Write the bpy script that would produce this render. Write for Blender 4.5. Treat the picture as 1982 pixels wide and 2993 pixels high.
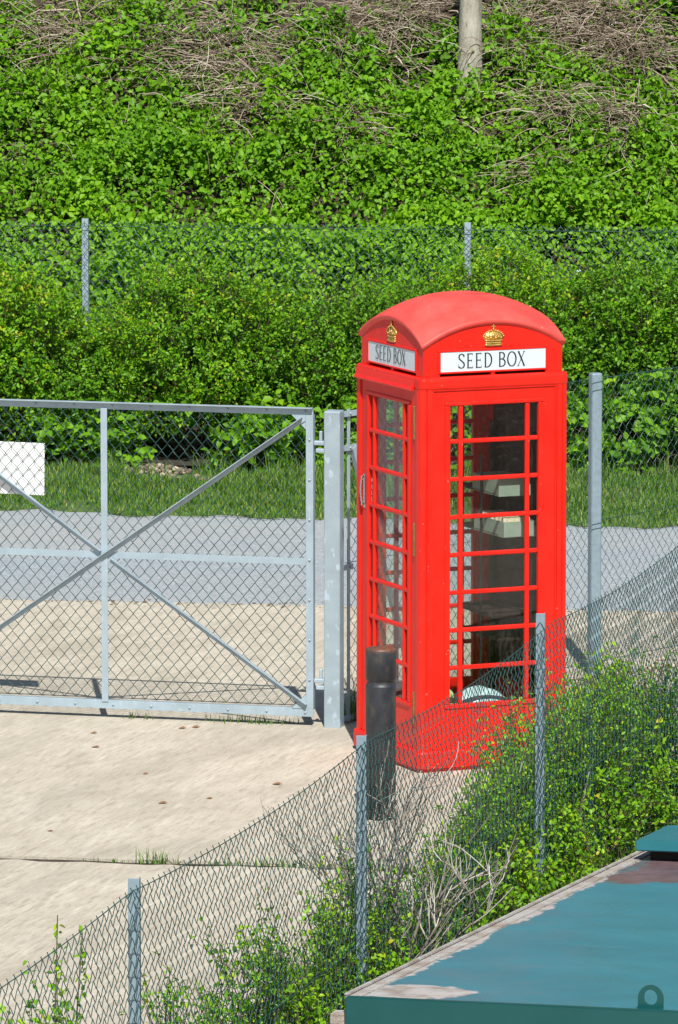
import bpy, bmesh, math, random
import numpy as np
from mathutils import Vector, Matrix
for o in list(bpy.data.objects): bpy.data.objects.remove(o)
scene = bpy.context.scene
COL = scene.collection
rad = math.radians
random.seed(7)

# ------------------------------------------------------------------ camera
cam_d = bpy.data.cameras.new("camera"); cam = bpy.data.objects.new("camera", cam_d); COL.objects.link(cam)
cam.location = (0, 0, 6.02); cam.rotation_euler = (rad(90 - 7.446), 0, 0)
cam_d.sensor_fit = 'HORIZONTAL'; cam_d.sensor_width = 36; cam_d.lens = 326.94
cam_d.clip_start = 0.5; cam_d.clip_end = 900
scene.camera = cam
# ------------------------------------------------------------------ sky and sun
world = bpy.data.worlds.new("World"); scene.world = world; world.use_nodes = True
wt = world.node_tree; bg = wt.nodes["Background"]
sky = wt.nodes.new("ShaderNodeTexSky"); sky.sky_type = 'NISHITA'; sky.sun_disc = False
sky.sun_elevation = rad(51.5); sky.sun_rotation = rad(180 - 4.9)
wt.links.new(sky.outputs[0], bg.inputs[0]); bg.inputs[1].default_value = 0.07
sun_d = bpy.data.lights.new("sun", 'SUN'); sun_d.energy = 5.0; sun_d.angle = rad(0.53); sun_d.color = (1, 0.955, 0.88)
sun = bpy.data.objects.new("sun", sun_d); COL.objects.link(sun)
sun.rotation_euler = Vector((-0.085, 1, -1.257)).to_track_quat('-Z', 'Y').to_euler(); sun.location = (0, 0, 40)
vs = scene.view_settings; vs.view_transform = 'Standard'; vs.look = 'None'; vs.gamma = 1; vs.use_curve_mapping = False
vs.exposure = 0.36
scene.cycles.use_denoising = True
scene.cycles.max_bounces = 8; scene.cycles.transparent_max_bounces = 24

# ------------------------------------------------------------------ material helpers
def ramp(nt, fac, stops, interp='LINEAR'):
    r = nt.nodes.new("ShaderNodeValToRGB"); r.color_ramp.interpolation = interp
    el = r.color_ramp.elements
    while len(el) < len(stops): el.new(0.5)
    for e, (p, c) in zip(el, stops):
        e.position = p; e.color = tuple(c) + (1,) if len(c) == 3 else c
    nt.links.new(fac, r.inputs[0]); return r.outputs[0]
def noise(nt, scale, detail=4, rough=0.55, vec=None, mapscale=None, rot=None, dist=0):
    n = nt.nodes.new("ShaderNodeTexNoise"); n.inputs['Scale'].default_value = scale
    n.inputs['Detail'].default_value = detail; n.inputs['Roughness'].default_value = rough; n.inputs['Distortion'].default_value = dist
    tc = nt.nodes.new("ShaderNodeTexCoord"); v = tc.outputs['Object'] if vec is None else vec
    if mapscale or rot:
        m = nt.nodes.new("ShaderNodeMapping"); m.vector_type = 'TEXTURE'
        if mapscale: m.inputs['Scale'].default_value = mapscale
        if rot: m.inputs['Rotation'].default_value = rot
        nt.links.new(v, m.inputs[0]); v = m.outputs[0]
    nt.links.new(v, n.inputs['Vector']); return n.outputs[0]
def mixc(nt, fac, a, b, mode='MIX'):
    m = nt.nodes.new("ShaderNodeMix"); m.data_type = 'RGBA'; m.blend_type = mode
    for s, x in ((0, fac), (6, a), (7, b)):
        if isinstance(x, (int, float)): m.inputs[s].default_value = x
        elif isinstance(x, tuple): m.inputs[s].default_value = x + (1,) if len(x) == 3 else x
        else: nt.links.new(x, m.inputs[s])
    return m.outputs[2]
def mathn(nt, op, a, b=0.0, clamp=False):
    m = nt.nodes.new("ShaderNodeMath"); m.operation = op; m.use_clamp = clamp
    for i, x in enumerate((a, b)):
        if isinstance(x, (int, float)): m.inputs[i].default_value = x
        else: nt.links.new(x, m.inputs[i])
    return m.outputs[0]
def bump(nt, h, strength, dist=0.01):
    b = nt.nodes.new("ShaderNodeBump"); b.inputs['Strength'].default_value = strength; b.inputs['Distance'].default_value = dist
    nt.links.new(h, b.inputs['Height']); return b.outputs[0]
def newmat(name):
    m = bpy.data.materials.new(name); m.use_nodes = True
    return m, m.node_tree, m.node_tree.nodes["Principled BSDF"]
def setc(nt, sock, x):
    if isinstance(x, tuple): sock.default_value = x + (1,) if len(x) == 3 else x
    elif isinstance(x, (int, float)): sock.default_value = x
    else: nt.links.new(x, sock)
def plain(name, base, rough=0.5, var=0.15, scale=12, metallic=0, coat=0, spec=0.5, bmp=0, bscale=60):
    m, nt, p = newmat(name)
    lo = tuple(c * (1 - var) for c in base); hi = tuple(min(1, c * (1 + var)) for c in base)
    setc(nt, p.inputs['Base Color'], ramp(nt, noise(nt, scale), [(0.3, lo), (0.7, hi)]))
    p.inputs['Roughness'].default_value = rough; p.inputs['Metallic'].default_value = metallic
    p.inputs['Coat Weight'].default_value = coat; p.inputs['Specular IOR Level'].default_value = spec
    if bmp: setc(nt, p.inputs['Normal'], bump(nt, noise(nt, bscale, 6), bmp))
    return m
M = {}
# red gloss paint with slight fading and dirt
def red(name, base, faded, rough, dirt):
    m, nt, p = newmat(name)
    c = mixc(nt, ramp(nt, noise(nt, 5, 5), [(0.35, (0, 0, 0)), (0.75, (1, 1, 1))]), base, faded)
    c = mixc(nt, ramp(nt, noise(nt, 26, 6, 0.7, mapscale=(1, 1, 3)), [(0.62, (0, 0, 0)), (0.8, (dirt, dirt, dirt))]), c, (0.16, 0.03, 0.02))
    c = mixc(nt, ramp(nt, noise(nt, 11, 5, 0.6, mapscale=(1, 1, 9)), [(0.55, (0, 0, 0)), (0.78, (0.45,) * 3)]), c, tuple(k * .68 for k in base))
    c = mixc(nt, ramp(nt, noise(nt, 55, 2, 0.5), [(0.735, (0, 0, 0)), (0.75, (0.7,) * 3)]), c, (0.62, 0.30, 0.26))
    setc(nt, p.inputs['Base Color'], c); setc(nt, p.inputs['Roughness'], ramp(nt, noise(nt, 9, 5), [(0.3, (rough,) * 3), (0.7, (rough + 0.12,) * 3)]))
    p.inputs['Specular IOR Level'].default_value = 0.38
    setc(nt, p.inputs['Normal'], bump(nt, noise(nt, 30, 4), 0.05, 0.004)); return m
M['red'] = red("red_gloss_paint", (0.70, 0.011, 0.004), (0.74, 0.020, 0.009), 0.32, 0.4)
M['roof'] = red("red_roof_paint_pale", (0.70, 0.06, 0.048), (0.72, 0.11, 0.092), 0.42, 0.4)  # paler, pinker red than the walls
M['gold'] = plain("gold_paint", (0.62, 0.42, 0.12), 0.35, 0.3, 90, 0.55)
M['signwhite'] = plain("opal_sign_glass", (0.58, 0.68, 0.735), 0.25, 0.03, 4)
M['ink'] = plain("black_sign_lettering", (0.02, 0.022, 0.025), 0.5, 0.1)
M['slot'] = plain("dark_void", (0.02, 0.012, 0.01), 0.9, 0.1)
M['pulltext'] = plain("white_lettering", (0.75, 0.72, 0.7), 0.5, 0.1)
M['brass'] = plain("tarnished_brass", (0.28, 0.19, 0.07), 0.5, 0.3, 60, 0.5)
M['chrome'] = plain("polished_steel", (0.75, 0.76, 0.78), 0.18, 0.05, 20, 1.0)
M['wood'] = plain("dark_brown_board", (0.022, 0.010, 0.007), 0.7, 0.5, 14)
M['seedbox'] = plain("pale_green_card", (0.30, 0.38, 0.32), 0.6, 0.1)
M['packet'] = plain("paper_packets", (0.7, 0.6, 0.45), 0.7, 0.3, 90)
M['cabbage'] = plain("pale_green_leafy", (0.42, 0.55, 0.25), 0.6, 0.35, 22, bmp=0.5, bscale=25)
M['bluebag'] = plain("pale_blue_plastic", (0.55, 0.72, 0.80), 0.4, 0.08, 8)
M['black_strap'] = plain("black_strap", (0.012, 0.012, 0.013), 0.5, 0.2)
def glass():
    m = bpy.data.materials.new("window_glass"); m.use_nodes = True; nt = m.node_tree; nt.nodes.clear()
    out = nt.nodes.new("ShaderNodeOutputMaterial"); mx = nt.nodes.new("ShaderNodeMixShader"); tr = nt.nodes.new("ShaderNodeBsdfTransparent")
    gl = nt.nodes.new("ShaderNodeBsdfGlossy"); gl.inputs['Roughness'].default_value = 0.02
    fr = nt.nodes.new("ShaderNodeFresnel"); ge = nt.nodes.new("ShaderNodeNewGeometry")
    nt.links.new(mathn(nt, 'SUBTRACT', 1.5, mathn(nt, 'MULTIPLY', ge.outputs['Backfacing'], 1.5 - 1 / 1.5)), fr.inputs[0])   # same pane index seen from either side
    tr.inputs[0].default_value = (0.93, 0.96, 0.94, 1)
    di = nt.nodes.new("ShaderNodeBsdfDiffuse"); di.inputs[0].default_value = (0.55, 0.53, 0.5, 1)     # dusty film
    m2 = nt.nodes.new("ShaderNodeMixShader")
    nt.links.new(fr.outputs[0], mx.inputs[0]); nt.links.new(tr.outputs[0], mx.inputs[1]); nt.links.new(gl.outputs[0], mx.inputs[2])
    dust = ramp(nt, noise(nt, 40, 6, 0.7), [(0.5, (0.0,) * 3), (0.8, (0.025,) * 3)])
    nt.links.new(dust, m2.inputs[0]); nt.links.new(mx.outputs[0], m2.inputs[1]); nt.links.new(di.outputs[0], m2.inputs[2])
    nt.links.new(m2.outputs[0], out.inputs[0]); return m
M['glass'] = glass()
def galv(name, base, flake=0.5):
    m, nt, p = newmat(name)
    lo = tuple(c * 0.88 for c in base); hi = tuple(min(1, c * 1.12) for c in base)
    c = ramp(nt, noise(nt, 7, 6, 0.6), [(0.3, lo), (0.7, hi)])
    c = mixc(nt, ramp(nt, noise(nt, 24, 3, 0.5, mapscale=(1, 1, 2)), [(0.60, (0, 0, 0)), (0.66, (flake,) * 3)]), c, tuple(min(1, k * 1.45) for k in base))
    c = mixc(nt, ramp(nt, noise(nt, 60, 4, 0.6), [(0.66, (0, 0, 0)), (0.74, (0.4,) * 3)]), c, tuple(k * .6 for k in base))
    setc(nt, p.inputs['Base Color'], c); p.inputs['Metallic'].default_value = 0.25; p.inputs['Roughness'].default_value = 0.5
    setc(nt, p.inputs['Normal'], bump(nt, noise(nt, 50, 3), 0.08, 0.003)); return m
M['galv'] = galv("galvanised_steel", (0.35, 0.445, 0.51), 0.25)
M['galvpost'] = galv("galvanised_post_spangled", (0.33, 0.42, 0.475), 0.7)
M['postpaint'] = plain("dull_blue_grey_post", (0.22, 0.30, 0.355), 0.55, 0.12, 30, 0.2, bmp=0.05)
M['wire'] = plain("green_pvc_wire", (0.018, 0.07, 0.066), 0.32, 0.25, 3, spec=0.6)
M['wirepale'] = plain("pale_green_wire", (0.055, 0.115, 0.11), 0.35, 0.25, 3, spec=0.6)  # far fence wire, a paler green than the gate and near fence
M['boardwhite'] = plain("white_board", (0.86, 0.87, 0.88), 0.4, 0.02)
def bollard_mat():
    m, nt, p = newmat("worn_black_bollard_paint")
    n = noise(nt, 14, 7, 0.7, mapscale=(1, 1, 1.6)); c = ramp(nt, n, [(0.30, (0.012, 0.014, 0.02)), (0.52, (0.03, 0.033, 0.042)), (0.68, (0.075, 0.06, 0.05)), (0.85, (0.14, 0.10, 0.08))])
    g = nt.nodes.new("ShaderNodeTexCoord"); s = nt.nodes.new("ShaderNodeSeparateXYZ"); nt.links.new(g.outputs['Object'], s.inputs[0])
    top = mathn(nt, 'MULTIPLY', mathn(nt, 'SUBTRACT', s.outputs[2], 0.915), 30, True)
    rr = mathn(nt, 'MULTIPLY', top, ramp(nt, noise(nt, 20, 5), [(0.35, (0.1,) * 3), (0.6, (1,) * 3)]))
    c = mixc(nt, rr, c, (0.22, 0.085, 0.035))
    setc(nt, p.inputs['Base Color'], c); p.inputs['Roughness'].default_value = 0.5
    setc(nt, p.inputs['Normal'], bump(nt, n, 0.2, 0.004)); return m
M['bollard'] = bollard_mat()
def concrete():
    m, nt, p = newmat("brushed_concrete")
    broom = noise(nt, 60, 3, 0.6, mapscale=(1, 9, 1), rot=(0, 0, rad(-18)))
    big = noise(nt, 0.9, 6, 0.6, dist=0.4); fine = noise(nt, 70, 5, 0.7); mid = noise(nt, 7, 6, 0.65, mapscale=(1, 4, 1), rot=(0, 0, rad(-15)))
    c = ramp(nt, big, [(0.25, (0.40, 0.365, 0.30)), (0.5, (0.475, 0.44, 0.365)), (0.8, (0.55, 0.515, 0.435))])
    c = mixc(nt, 0.55, c, ramp(nt, mid, [(0.25, (0.35, 0.315, 0.25)), (0.55, (0.485, 0.445, 0.365)), (0.8, (0.61, 0.575, 0.49))]))
    c = mixc(nt, ramp(nt, fine, [(0.57, (0, 0, 0)), (0.70, (0.7,) * 3)]), c, (0.25, 0.21, 0.155))
    c = mixc(nt, ramp(nt, broom, [(0.22, (0.7,) * 3), (0.5, (0, 0, 0))]), c, (0.25, 0.215, 0.165))
    st2 = noise(nt, 24, 5, 0.65, mapscale=(1, 7, 1), rot=(0, 0, rad(-16)))
    c = mixc(nt, ramp(nt, st2, [(0.54, (0, 0, 0)), (0.70, (0.6,) * 3)]), c, (0.27, 0.235, 0.18))
    c = mixc(nt, ramp(nt, st2, [(0.30, (0.5,) * 3), (0.44, (0, 0, 0))]), c, (0.64, 0.61, 0.53))
    stain = noise(nt, 1.6, 7, 0.7, mapscale=(1, 3.5, 1), rot=(0, 0, rad(-20)))
    c = mixc(nt, ramp(nt, stain, [(0.50, (0, 0, 0)), (0.72, (0.75,) * 3)]), c, (0.29, 0.26, 0.21))
    c = mixc(nt, ramp(nt, noise(nt, 3.5, 8, 0.75), [(0.60, (0, 0, 0)), (0.70, (0.55,) * 3)]), c, (0.56, 0.53, 0.47))
    setc(nt, p.inputs['Base Color'], c); p.inputs['Roughness'].default_value = 0.9; p.inputs['Specular IOR Level'].default_value = 0.25
    h = mathn(nt, 'ADD', broom, mathn(nt, 'MULTIPLY', fine, 0.7)); setc(nt, p.inputs['Normal'], bump(nt, h, 0.55, 0.008)); return m
M['concrete'] = concrete()
def asphalt():
    m, nt, p = newmat("worn_pale_asphalt")
    v = nt.nodes.new("ShaderNodeTexVoronoi"); v.inputs['Scale'].default_value = 75
    tc = nt.nodes.new("ShaderNodeTexCoord"); nt.links.new(tc.outputs['Object'], v.inputs['Vector'])
    big = noise(nt, 0.7, 5, 0.6, mapscale=(3, 1, 1))
    c = ramp(nt, v.outputs['Color'], [(0.1, (0.19, 0.225, 0.255)), (0.5, (0.275, 0.315, 0.345)), (0.9, (0.385, 0.42, 0.445))])
    c = mixc(nt, ramp(nt, big, [(0.4, (0, 0, 0)), (0.7, (0.5,) * 3)]), c, (0.36, 0.35, 0.33))
    c = mixc(nt, ramp(nt, noise(nt, 5, 6, 0.7), [(0.6, (0, 0, 0)), (0.75, (0.35,) * 3)]), c, (0.17, 0.17, 0.17))
    setc(nt, p.inputs['Base Color'], c); p.inputs['Roughness'].default_value = 0.85; p.inputs['Specular IOR Level'].default_value = 0.3
    setc(nt, p.inputs['Normal'], bump(nt, v.outputs['Distance'], 0.5, 0.006)); return m
M['asphalt'] = asphalt()
def soil(name, stops, scale=6):
    m, nt, p = newmat(name)
    n = noise(nt, scale, 8, 0.7); setc(nt, p.inputs['Base Color'], ramp(nt, n, stops)); p.inputs['Roughness'].default_value = 0.95
    setc(nt, p.inputs['Normal'], bump(nt, noise(nt, 30, 6, 0.7), 0.8, 0.03)); return m
M['soil'] = soil("bare_soil", [(0.3, (0.07, 0.05, 0.035)), (0.55, (0.14, 0.105, 0.075)), (0.8, (0.22, 0.175, 0.13))])
M['litter'] = soil("leaf_litter_soil", [(0.3, (0.02, 0.015, 0.010)), (0.55, (0.055, 0.04, 0.027)), (0.8, (0.13, 0.10, 0.072))], 9)
M['turf'] = soil("turf_soil", [(0.3, (0.05, 0.10, 0.015)), (0.55, (0.08, 0.14, 0.025)), (0.8, (0.17, 0.16, 0.07))], 9)
def leafmat(name, stops, transl=0.35, rough=0.45, mixr=0.4):
    m, nt, p = newmat(name)
    g = nt.nodes.new("ShaderNodeNewGeometry"); fac = g.outputs['Random Per Island']
    if mixr < 1:
        at = nt.nodes.new("ShaderNodeAttribute"); at.attribute_name = 'tint'
        fac = mathn(nt, 'ADD', mathn(nt, 'MULTIPLY', fac, mixr), mathn(nt, 'MULTIPLY', at.outputs['Fac'], 1 - mixr))
    c = ramp(nt, fac, stops)
    setc(nt, p.inputs['Base Color'], c); p.inputs['Roughness'].default_value = rough; p.inputs['Specular IOR Level'].default_value = 0.25
    t = nt.nodes.new("ShaderNodeBsdfTranslucent"); mx = nt.nodes.new("ShaderNodeMixShader"); mx.inputs[0].default_value = transl
    t2 = mixc(nt, 1.0, c, (1.25, 1.3, 0.55), 'MULTIPLY'); nt.links.new(t2, t.inputs[0])
    nt.links.new(p.outputs[0], mx.inputs[1]); nt.links.new(t.outputs[0], mx.inputs[2])
    nt.links.new(mx.outputs[0], nt.nodes["Material Output"].inputs[0]); return m
M['bramble'] = leafmat("bramble_leaf", [(0.0, (0.036, 0.110, 0.013)), (0.3, (0.090, 0.236, 0.011)), (0.6, (0.163, 0.362, 0.011)), (0.85, (0.241, 0.452, 0.015)), (0.97, (0.338, 0.452, 0.028)), (1.0, (0.468, 0.357, 0.040))])
M['hawthorn'] = leafmat("hedge_leaf", [(0.0, (0.029, 0.102, 0.013)), (0.35, (0.078, 0.224, 0.011)), (0.65, (0.146, 0.347, 0.011)), (0.92, (0.250, 0.439, 0.013)), (1.0, (0.315, 0.367, 0.025))], rough=0.38)
M['hedgeyellow'] = leafmat("hedge_leaf_yellow_tips", [(0.0, (0.028, 0.110, 0.011)), (0.3, (0.083, 0.240, 0.011)), (0.55, (0.162, 0.380, 0.011)), (0.76, (0.306, 0.470, 0.013)), (0.9, (0.427, 0.370, 0.039))], rough=0.38)
M['nearshrub'] = leafmat("small_glossy_leaf", [(0.0, (0.046, 0.149, 0.014)), (0.3, (0.111, 0.287, 0.012)), (0.6, (0.208, 0.437, 0.014)), (0.85, (0.376, 0.529, 0.017)), (1.0, (0.448, 0.391, 0.039))], rough=0.38)
M['grass'] = leafmat("grass_blade", [(0.0, (0.045, 0.13, 0.015)), (0.5, (0.095, 0.22, 0.02)), (0.85, (0.16, 0.28, 0.035)), (1.0, (0.36, 0.34, 0.13))], 0.25, 0.5, mixr=1)
M['deadstem'] = leafmat("dead_bramble_stem", [(0.0, (0.12, 0.085, 0.06)), (0.5, (0.30, 0.24, 0.18)), (0.9, (0.48, 0.41, 0.32)), (1.0, (0.62, 0.56, 0.47))], 0.02, 0.8, mixr=1)
M['twig'] = leafmat("pale_bare_twig", [(0.0, (0.16, 0.14, 0.12)), (0.6, (0.36, 0.33, 0.29)), (1.0, (0.58, 0.55, 0.51))], 0.02, 0.8, mixr=1)
M['stem'] = leafmat("brown_stem", [(0.0, (0.05, 0.035, 0.025)), (1.0, (0.14, 0.10, 0.07))], 0.02, 0.8, mixr=1)
M['deadleaf'] = leafmat("dry_fallen_leaf", [(0.0, (0.16, 0.075, 0.035)), (0.5, (0.26, 0.15, 0.07)), (1.0, (0.36, 0.25, 0.13))], 0.1, 0.8, mixr=1)
M['stone'] = leafmat("rubble_stone", [(0.0, (0.10, 0.075, 0.055)), (0.6, (0.22, 0.175, 0.13)), (1.0, (0.46, 0.39, 0.30))], 0.02, 0.9, mixr=1)
def bark():
    m, nt, p = newmat("grey_bark")
    n = noise(nt, 9, 8, 0.7, mapscale=(1, 1, 2.2)); c = ramp(nt, n, [(0.3, (0.15, 0.135, 0.105)), (0.5, (0.36, 0.34, 0.285)), (0.75, (0.52, 0.50, 0.44))])
    setc(nt, p.inputs['Base Color'], c); p.inputs['Roughness'].default_value = 0.9; setc(nt, p.inputs['Normal'], bump(nt, n, 0.9, 0.02)); return m
M['bark'] = bark()
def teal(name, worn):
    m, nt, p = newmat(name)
    c = ramp(nt, noise(nt, 2.2, 6, 0.6), [(0.3, (0.030, 0.17, 0.22)), (0.7, (0.043, 0.205, 0.258))] if worn else [(0.3, (0.003, 0.062, 0.062)), (0.7, (0.006, 0.075, 0.076))])  # one paint: sky sheen on the lid and shade on sides put in colour
    tc = nt.nodes.new("ShaderNodeTexCoord"); s = nt.nodes.new("ShaderNodeSeparateXYZ"); nt.links.new(tc.outputs['Object'], s.inputs[0])
    x, y = s.outputs[0], s.outputs[1]
    if worn:
        # paint lost along the open left edge, by the front corner and across the far end
        n1 = noise(nt, 3.2, 8, 0.65, mapscale=(1, 2.6, 1)); n2 = noise(nt, 9, 8, 0.7)
        e = mathn(nt, 'SUBTRACT', mathn(nt, 'ADD', 0.065, mathn(nt, 'MULTIPLY', mathn(nt, 'SUBTRACT', mathn(nt, 'ADD', mathn(nt, 'MULTIPLY', n1, .6), mathn(nt, 'MULTIPLY', n2, .4)), 0.48), 0.30)), x)
        edge = mathn(nt, 'MULTIPLY', e, 90, True)
        dx = mathn(nt, 'SUBTRACT', x, 0.19); dy = mathn(nt, 'SUBTRACT', y, 0.20)
        r2 = mathn(nt, 'ADD', mathn(nt, 'MULTIPLY', mathn(nt, 'MULTIPLY', dx, dx), 13), mathn(nt, 'MULTIPLY', mathn(nt, 'MULTIPLY', dy, dy), 26))
        patch = mathn(nt, 'MULTIPLY', mathn(nt, 'SUBTRACT', mathn(nt, 'ADD', 0.75, mathn(nt, 'MULTIPLY', mathn(nt, 'SUBTRACT', n2, 0.5), 1.4)), r2), 14, True)
        far = mathn(nt, 'MULTIPLY', mathn(nt, 'SUBTRACT', mathn(nt, 'ADD', y, mathn(nt, 'MULTIPLY', n1, 1.2)), 4.15), 9, True)
        band = mathn(nt, 'MULTIPLY', far, ramp(nt, n1, [(0.38, (0,) * 3), (0.5, (1,) * 3)]))
        bare = ramp(nt, n2, [(0.3, (0.22, 0.17, 0.14)), (0.46, (0.36, 0.34, 0.32)), (0.58, (0.47, 0.47, 0.47)), (0.66, (0.38, 0.30, 0.22)), (0.74, (0.34, 0.19, 0.08))])
        prim = ramp(nt, n2, [(0.3, (0.10, 0.055, 0.06)), (0.7, (0.19, 0.125, 0.13))])
        c = mixc(nt, ramp(nt, noise(nt, 3.4, 9, 0.72, mapscale=(3.0, 1, 1)), [(0.64, (0, 0, 0)), (0.70, (0.8,) * 3)]), c, (0.16, 0.12, 0.085))
        c = mixc(nt, ramp(nt, noise(nt, 22, 6, 0.7), [(0.70, (0, 0, 0)), (0.76, (0.7,) * 3)]), c, (0.22, 0.13, 0.07))
        c = mixc(nt, ramp(nt, noise(nt, 6, 8, 0.7, mapscale=(5, 1, 1)), [(0.60, (0, 0, 0)), (0.72, (0.3,) * 3)]), c, (0.17, 0.28, 0.30))
        fr_ = mathn(nt, 'MULTIPLY', mathn(nt, 'SUBTRACT', mathn(nt, 'ADD', 0.006, mathn(nt, 'MULTIPLY', mathn(nt, 'SUBTRACT', n2, 0.5), 0.12)), y), 120, True)
        c = mixc(nt, fr_, c, (0.45, 0.44, 0.40))
        c = mixc(nt, band, c, prim); c = mixc(nt, mathn(nt, 'MAXIMUM', edge, patch), c, bare)
    else:
        c = mixc(nt, ramp(nt, noise(nt, 16, 6, 0.7), [(0.70, (0, 0, 0)), (0.76, (0.8,) * 3)]), c, (0.22, 0.10, 0.05))
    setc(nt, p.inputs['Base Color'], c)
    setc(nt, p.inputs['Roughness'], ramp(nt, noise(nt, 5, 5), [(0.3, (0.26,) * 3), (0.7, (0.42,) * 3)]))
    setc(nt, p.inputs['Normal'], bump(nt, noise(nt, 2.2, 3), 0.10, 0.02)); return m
M['teal_top'] = teal("worn_teal_lid_sky_sheen", True); M['teal'] = teal("teal_paint_shaded", False)
M['teal_hatch'] = plain('teal_hatch_paint', (0.02, 0.155, 0.19), 0.35, 0.1, 4)  # lighter, bluer teal than the container body
M['rim'] = soil("bare_weathered_metal", [(0.28, (0.20, 0.14, 0.10)), (0.45, (0.36, 0.32, 0.28)), (0.6, (0.46, 0.45, 0.43)), (0.75, (0.38, 0.27, 0.13))], 7)

# ------------------------------------------------------------------ mesh helpers
def link(name, me, mat, parent=None, loc=None, rotz=None):
    o = bpy.data.objects.new(name, me); COL.objects.link(o)
    if mat is not None and not me.materials: me.materials.append(mat)
    if parent: o.parent = parent
    if loc is not None: o.location = loc
    if rotz is not None: o.rotation_euler = (0, 0, rotz)
    return o
def tag(o, label=None, cat=None, group=None, kind=None):
    if label: o["label"] = label
    if cat: o["category"] = cat
    if group: o["group"] = group
    if kind: o["kind"] = kind
    return o
def empty(name, loc=(0, 0, 0), rotz=0):
    o = bpy.data.objects.new(name, None); COL.objects.link(o); o.location = loc; o.rotation_euler = (0, 0, rotz); o.empty_display_size = 0.1; return o
def bm_mesh(name, bm, smooth=False):
    me = bpy.data.meshes.new(name); bm.normal_update(); bm.to_mesh(me); bm.free()
    if smooth: me.polygons.foreach_set("use_smooth", [True] * len(me.polygons))
    return me
def box(bm, lo, hi, bev=0.0, mtx=None):
    g = bmesh.ops.create_cube(bm, size=1)['verts']
    for v in g:
        v.co = Vector(((lo[i] + hi[i]) / 2 + v.co[i] * (hi[i] - lo[i]) for i in range(3)))
    if bev:
        es = list({e for v in g for e in v.link_edges})
        r = bmesh.ops.bevel(bm, geom=es, offset=bev, segments=2, profile=0.5, affect='EDGES'); g = list({v for v in r['verts']} | {v for v in g if v.is_valid})
    if mtx is not None:
        for v in g: v.co = mtx @ v.co
    return g
def boxmesh(name, lo, hi, bev=0.0, mtx=None):
    bm = bmesh.new(); box(bm, lo, hi, bev, mtx); return bm_mesh(name, bm)
def prism(bm, poly, z0, z1):
    """polygon in xy extruded in z"""
    a = [bm.verts.new((x, y, z0)) for x, y in poly]; b = [bm.verts.new((x, y, z1)) for x, y in poly]; n = len(poly)
    bm.faces.new(a[::-1]); bm.faces.new(b)
    for i in range(n): bm.faces.new((a[i], a[(i + 1) % n], b[(i + 1) % n], b[i]))
def plate(bm, poly, y0, y1):
    """polygon in xz (counter-clockwise seen from -y) extruded from y0 (front) to y1"""
    a = [bm.verts.new((x, y0, z)) for x, z in poly]; b = [bm.verts.new((x, y1, z)) for x, z in poly]; n = len(poly)
    bm.faces.new(a); bm.faces.new(b[::-1])
    for i in range(n): bm.faces.new((a[(i + 1) % n], a[i], b[i], b[(i + 1) % n]))
def lathe(bm, prof, seg=32):
    rings = []
    for r, z in prof:
        rings.append([bm.verts.new((r * math.cos(2 * math.pi * k / seg), r * math.sin(2 * math.pi * k / seg), z)) for k in range(seg)])
    for a, b in zip(rings, rings[1:]):
        for k in range(seg): bm.faces.new((a[k], a[(k + 1) % seg], b[(k + 1) % seg], b[k]))
    bm.faces.new(rings[-1]); bm.faces.new(rings[0][::-1])
def np_mesh(name, verts, faces, smooth=False):
    """verts (N,3), faces (F,k) all the same k"""
    me = bpy.data.meshes.new(name); verts = np.asarray(verts, np.float32); faces = np.asarray(faces, np.int32)
    F, k = faces.shape
    me.vertices.add(len(verts)); me.vertices.foreach_set("co", verts.ravel())
    me.loops.add(F * k); me.loops.foreach_set("vertex_index", faces.ravel())
    me.polygons.add(F); me.polygons.foreach_set("loop_start", np.arange(0, F * k, k, dtype=np.int32))
    me.polygons.foreach_set("loop_total", np.full(F, k, np.int32))
    if smooth: me.polygons.foreach_set("use_smooth", np.ones(F, bool))
    me.update(calc_edges=True); return me
def nz(a): return a / np.maximum(np.linalg.norm(a, axis=-1, keepdims=True), 1e-9)
def leaf_mesh(name, pos, axis, nrm, size, width=0.6, fold=0.10, droop=0.12, tint=None):
    """one folded leaf of two quads at each position"""
    pos, axis, nrm = (np.asarray(a, float) for a in (pos, axis, nrm)); size = np.asarray(size, float)[:, None]
    axis = nz(axis); side = nz(np.cross(axis, nrm)); up = np.cross(side, axis)
    w = width / 2
    T = [(0, 0, 0), (-w, .34, fold), (-w * .8, .70, fold * .6), (0, 1, -droop), (w * .8, .70, fold * .6), (w, .34, fold)]
    V = np.stack([pos + size * (side * a + axis * b + up * c) for a, b, c in T], 1)
    n = len(pos); base = (np.arange(n) * 6)[:, None]
    F = np.concatenate([base + np.array([[0, 3, 2, 1]]), base + np.array([[0, 5, 4, 3]])], 0)
    me = np_mesh(name, V.reshape(-1, 3), F)
    at = me.attributes.new('tint', 'FLOAT', 'POINT'); tv = np.full(n, .5) if tint is None else np.asarray(tint, float)
    at.data.foreach_set('value', np.repeat(np.clip(tv, 0, 1), 6).astype(np.float32)); return me
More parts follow.
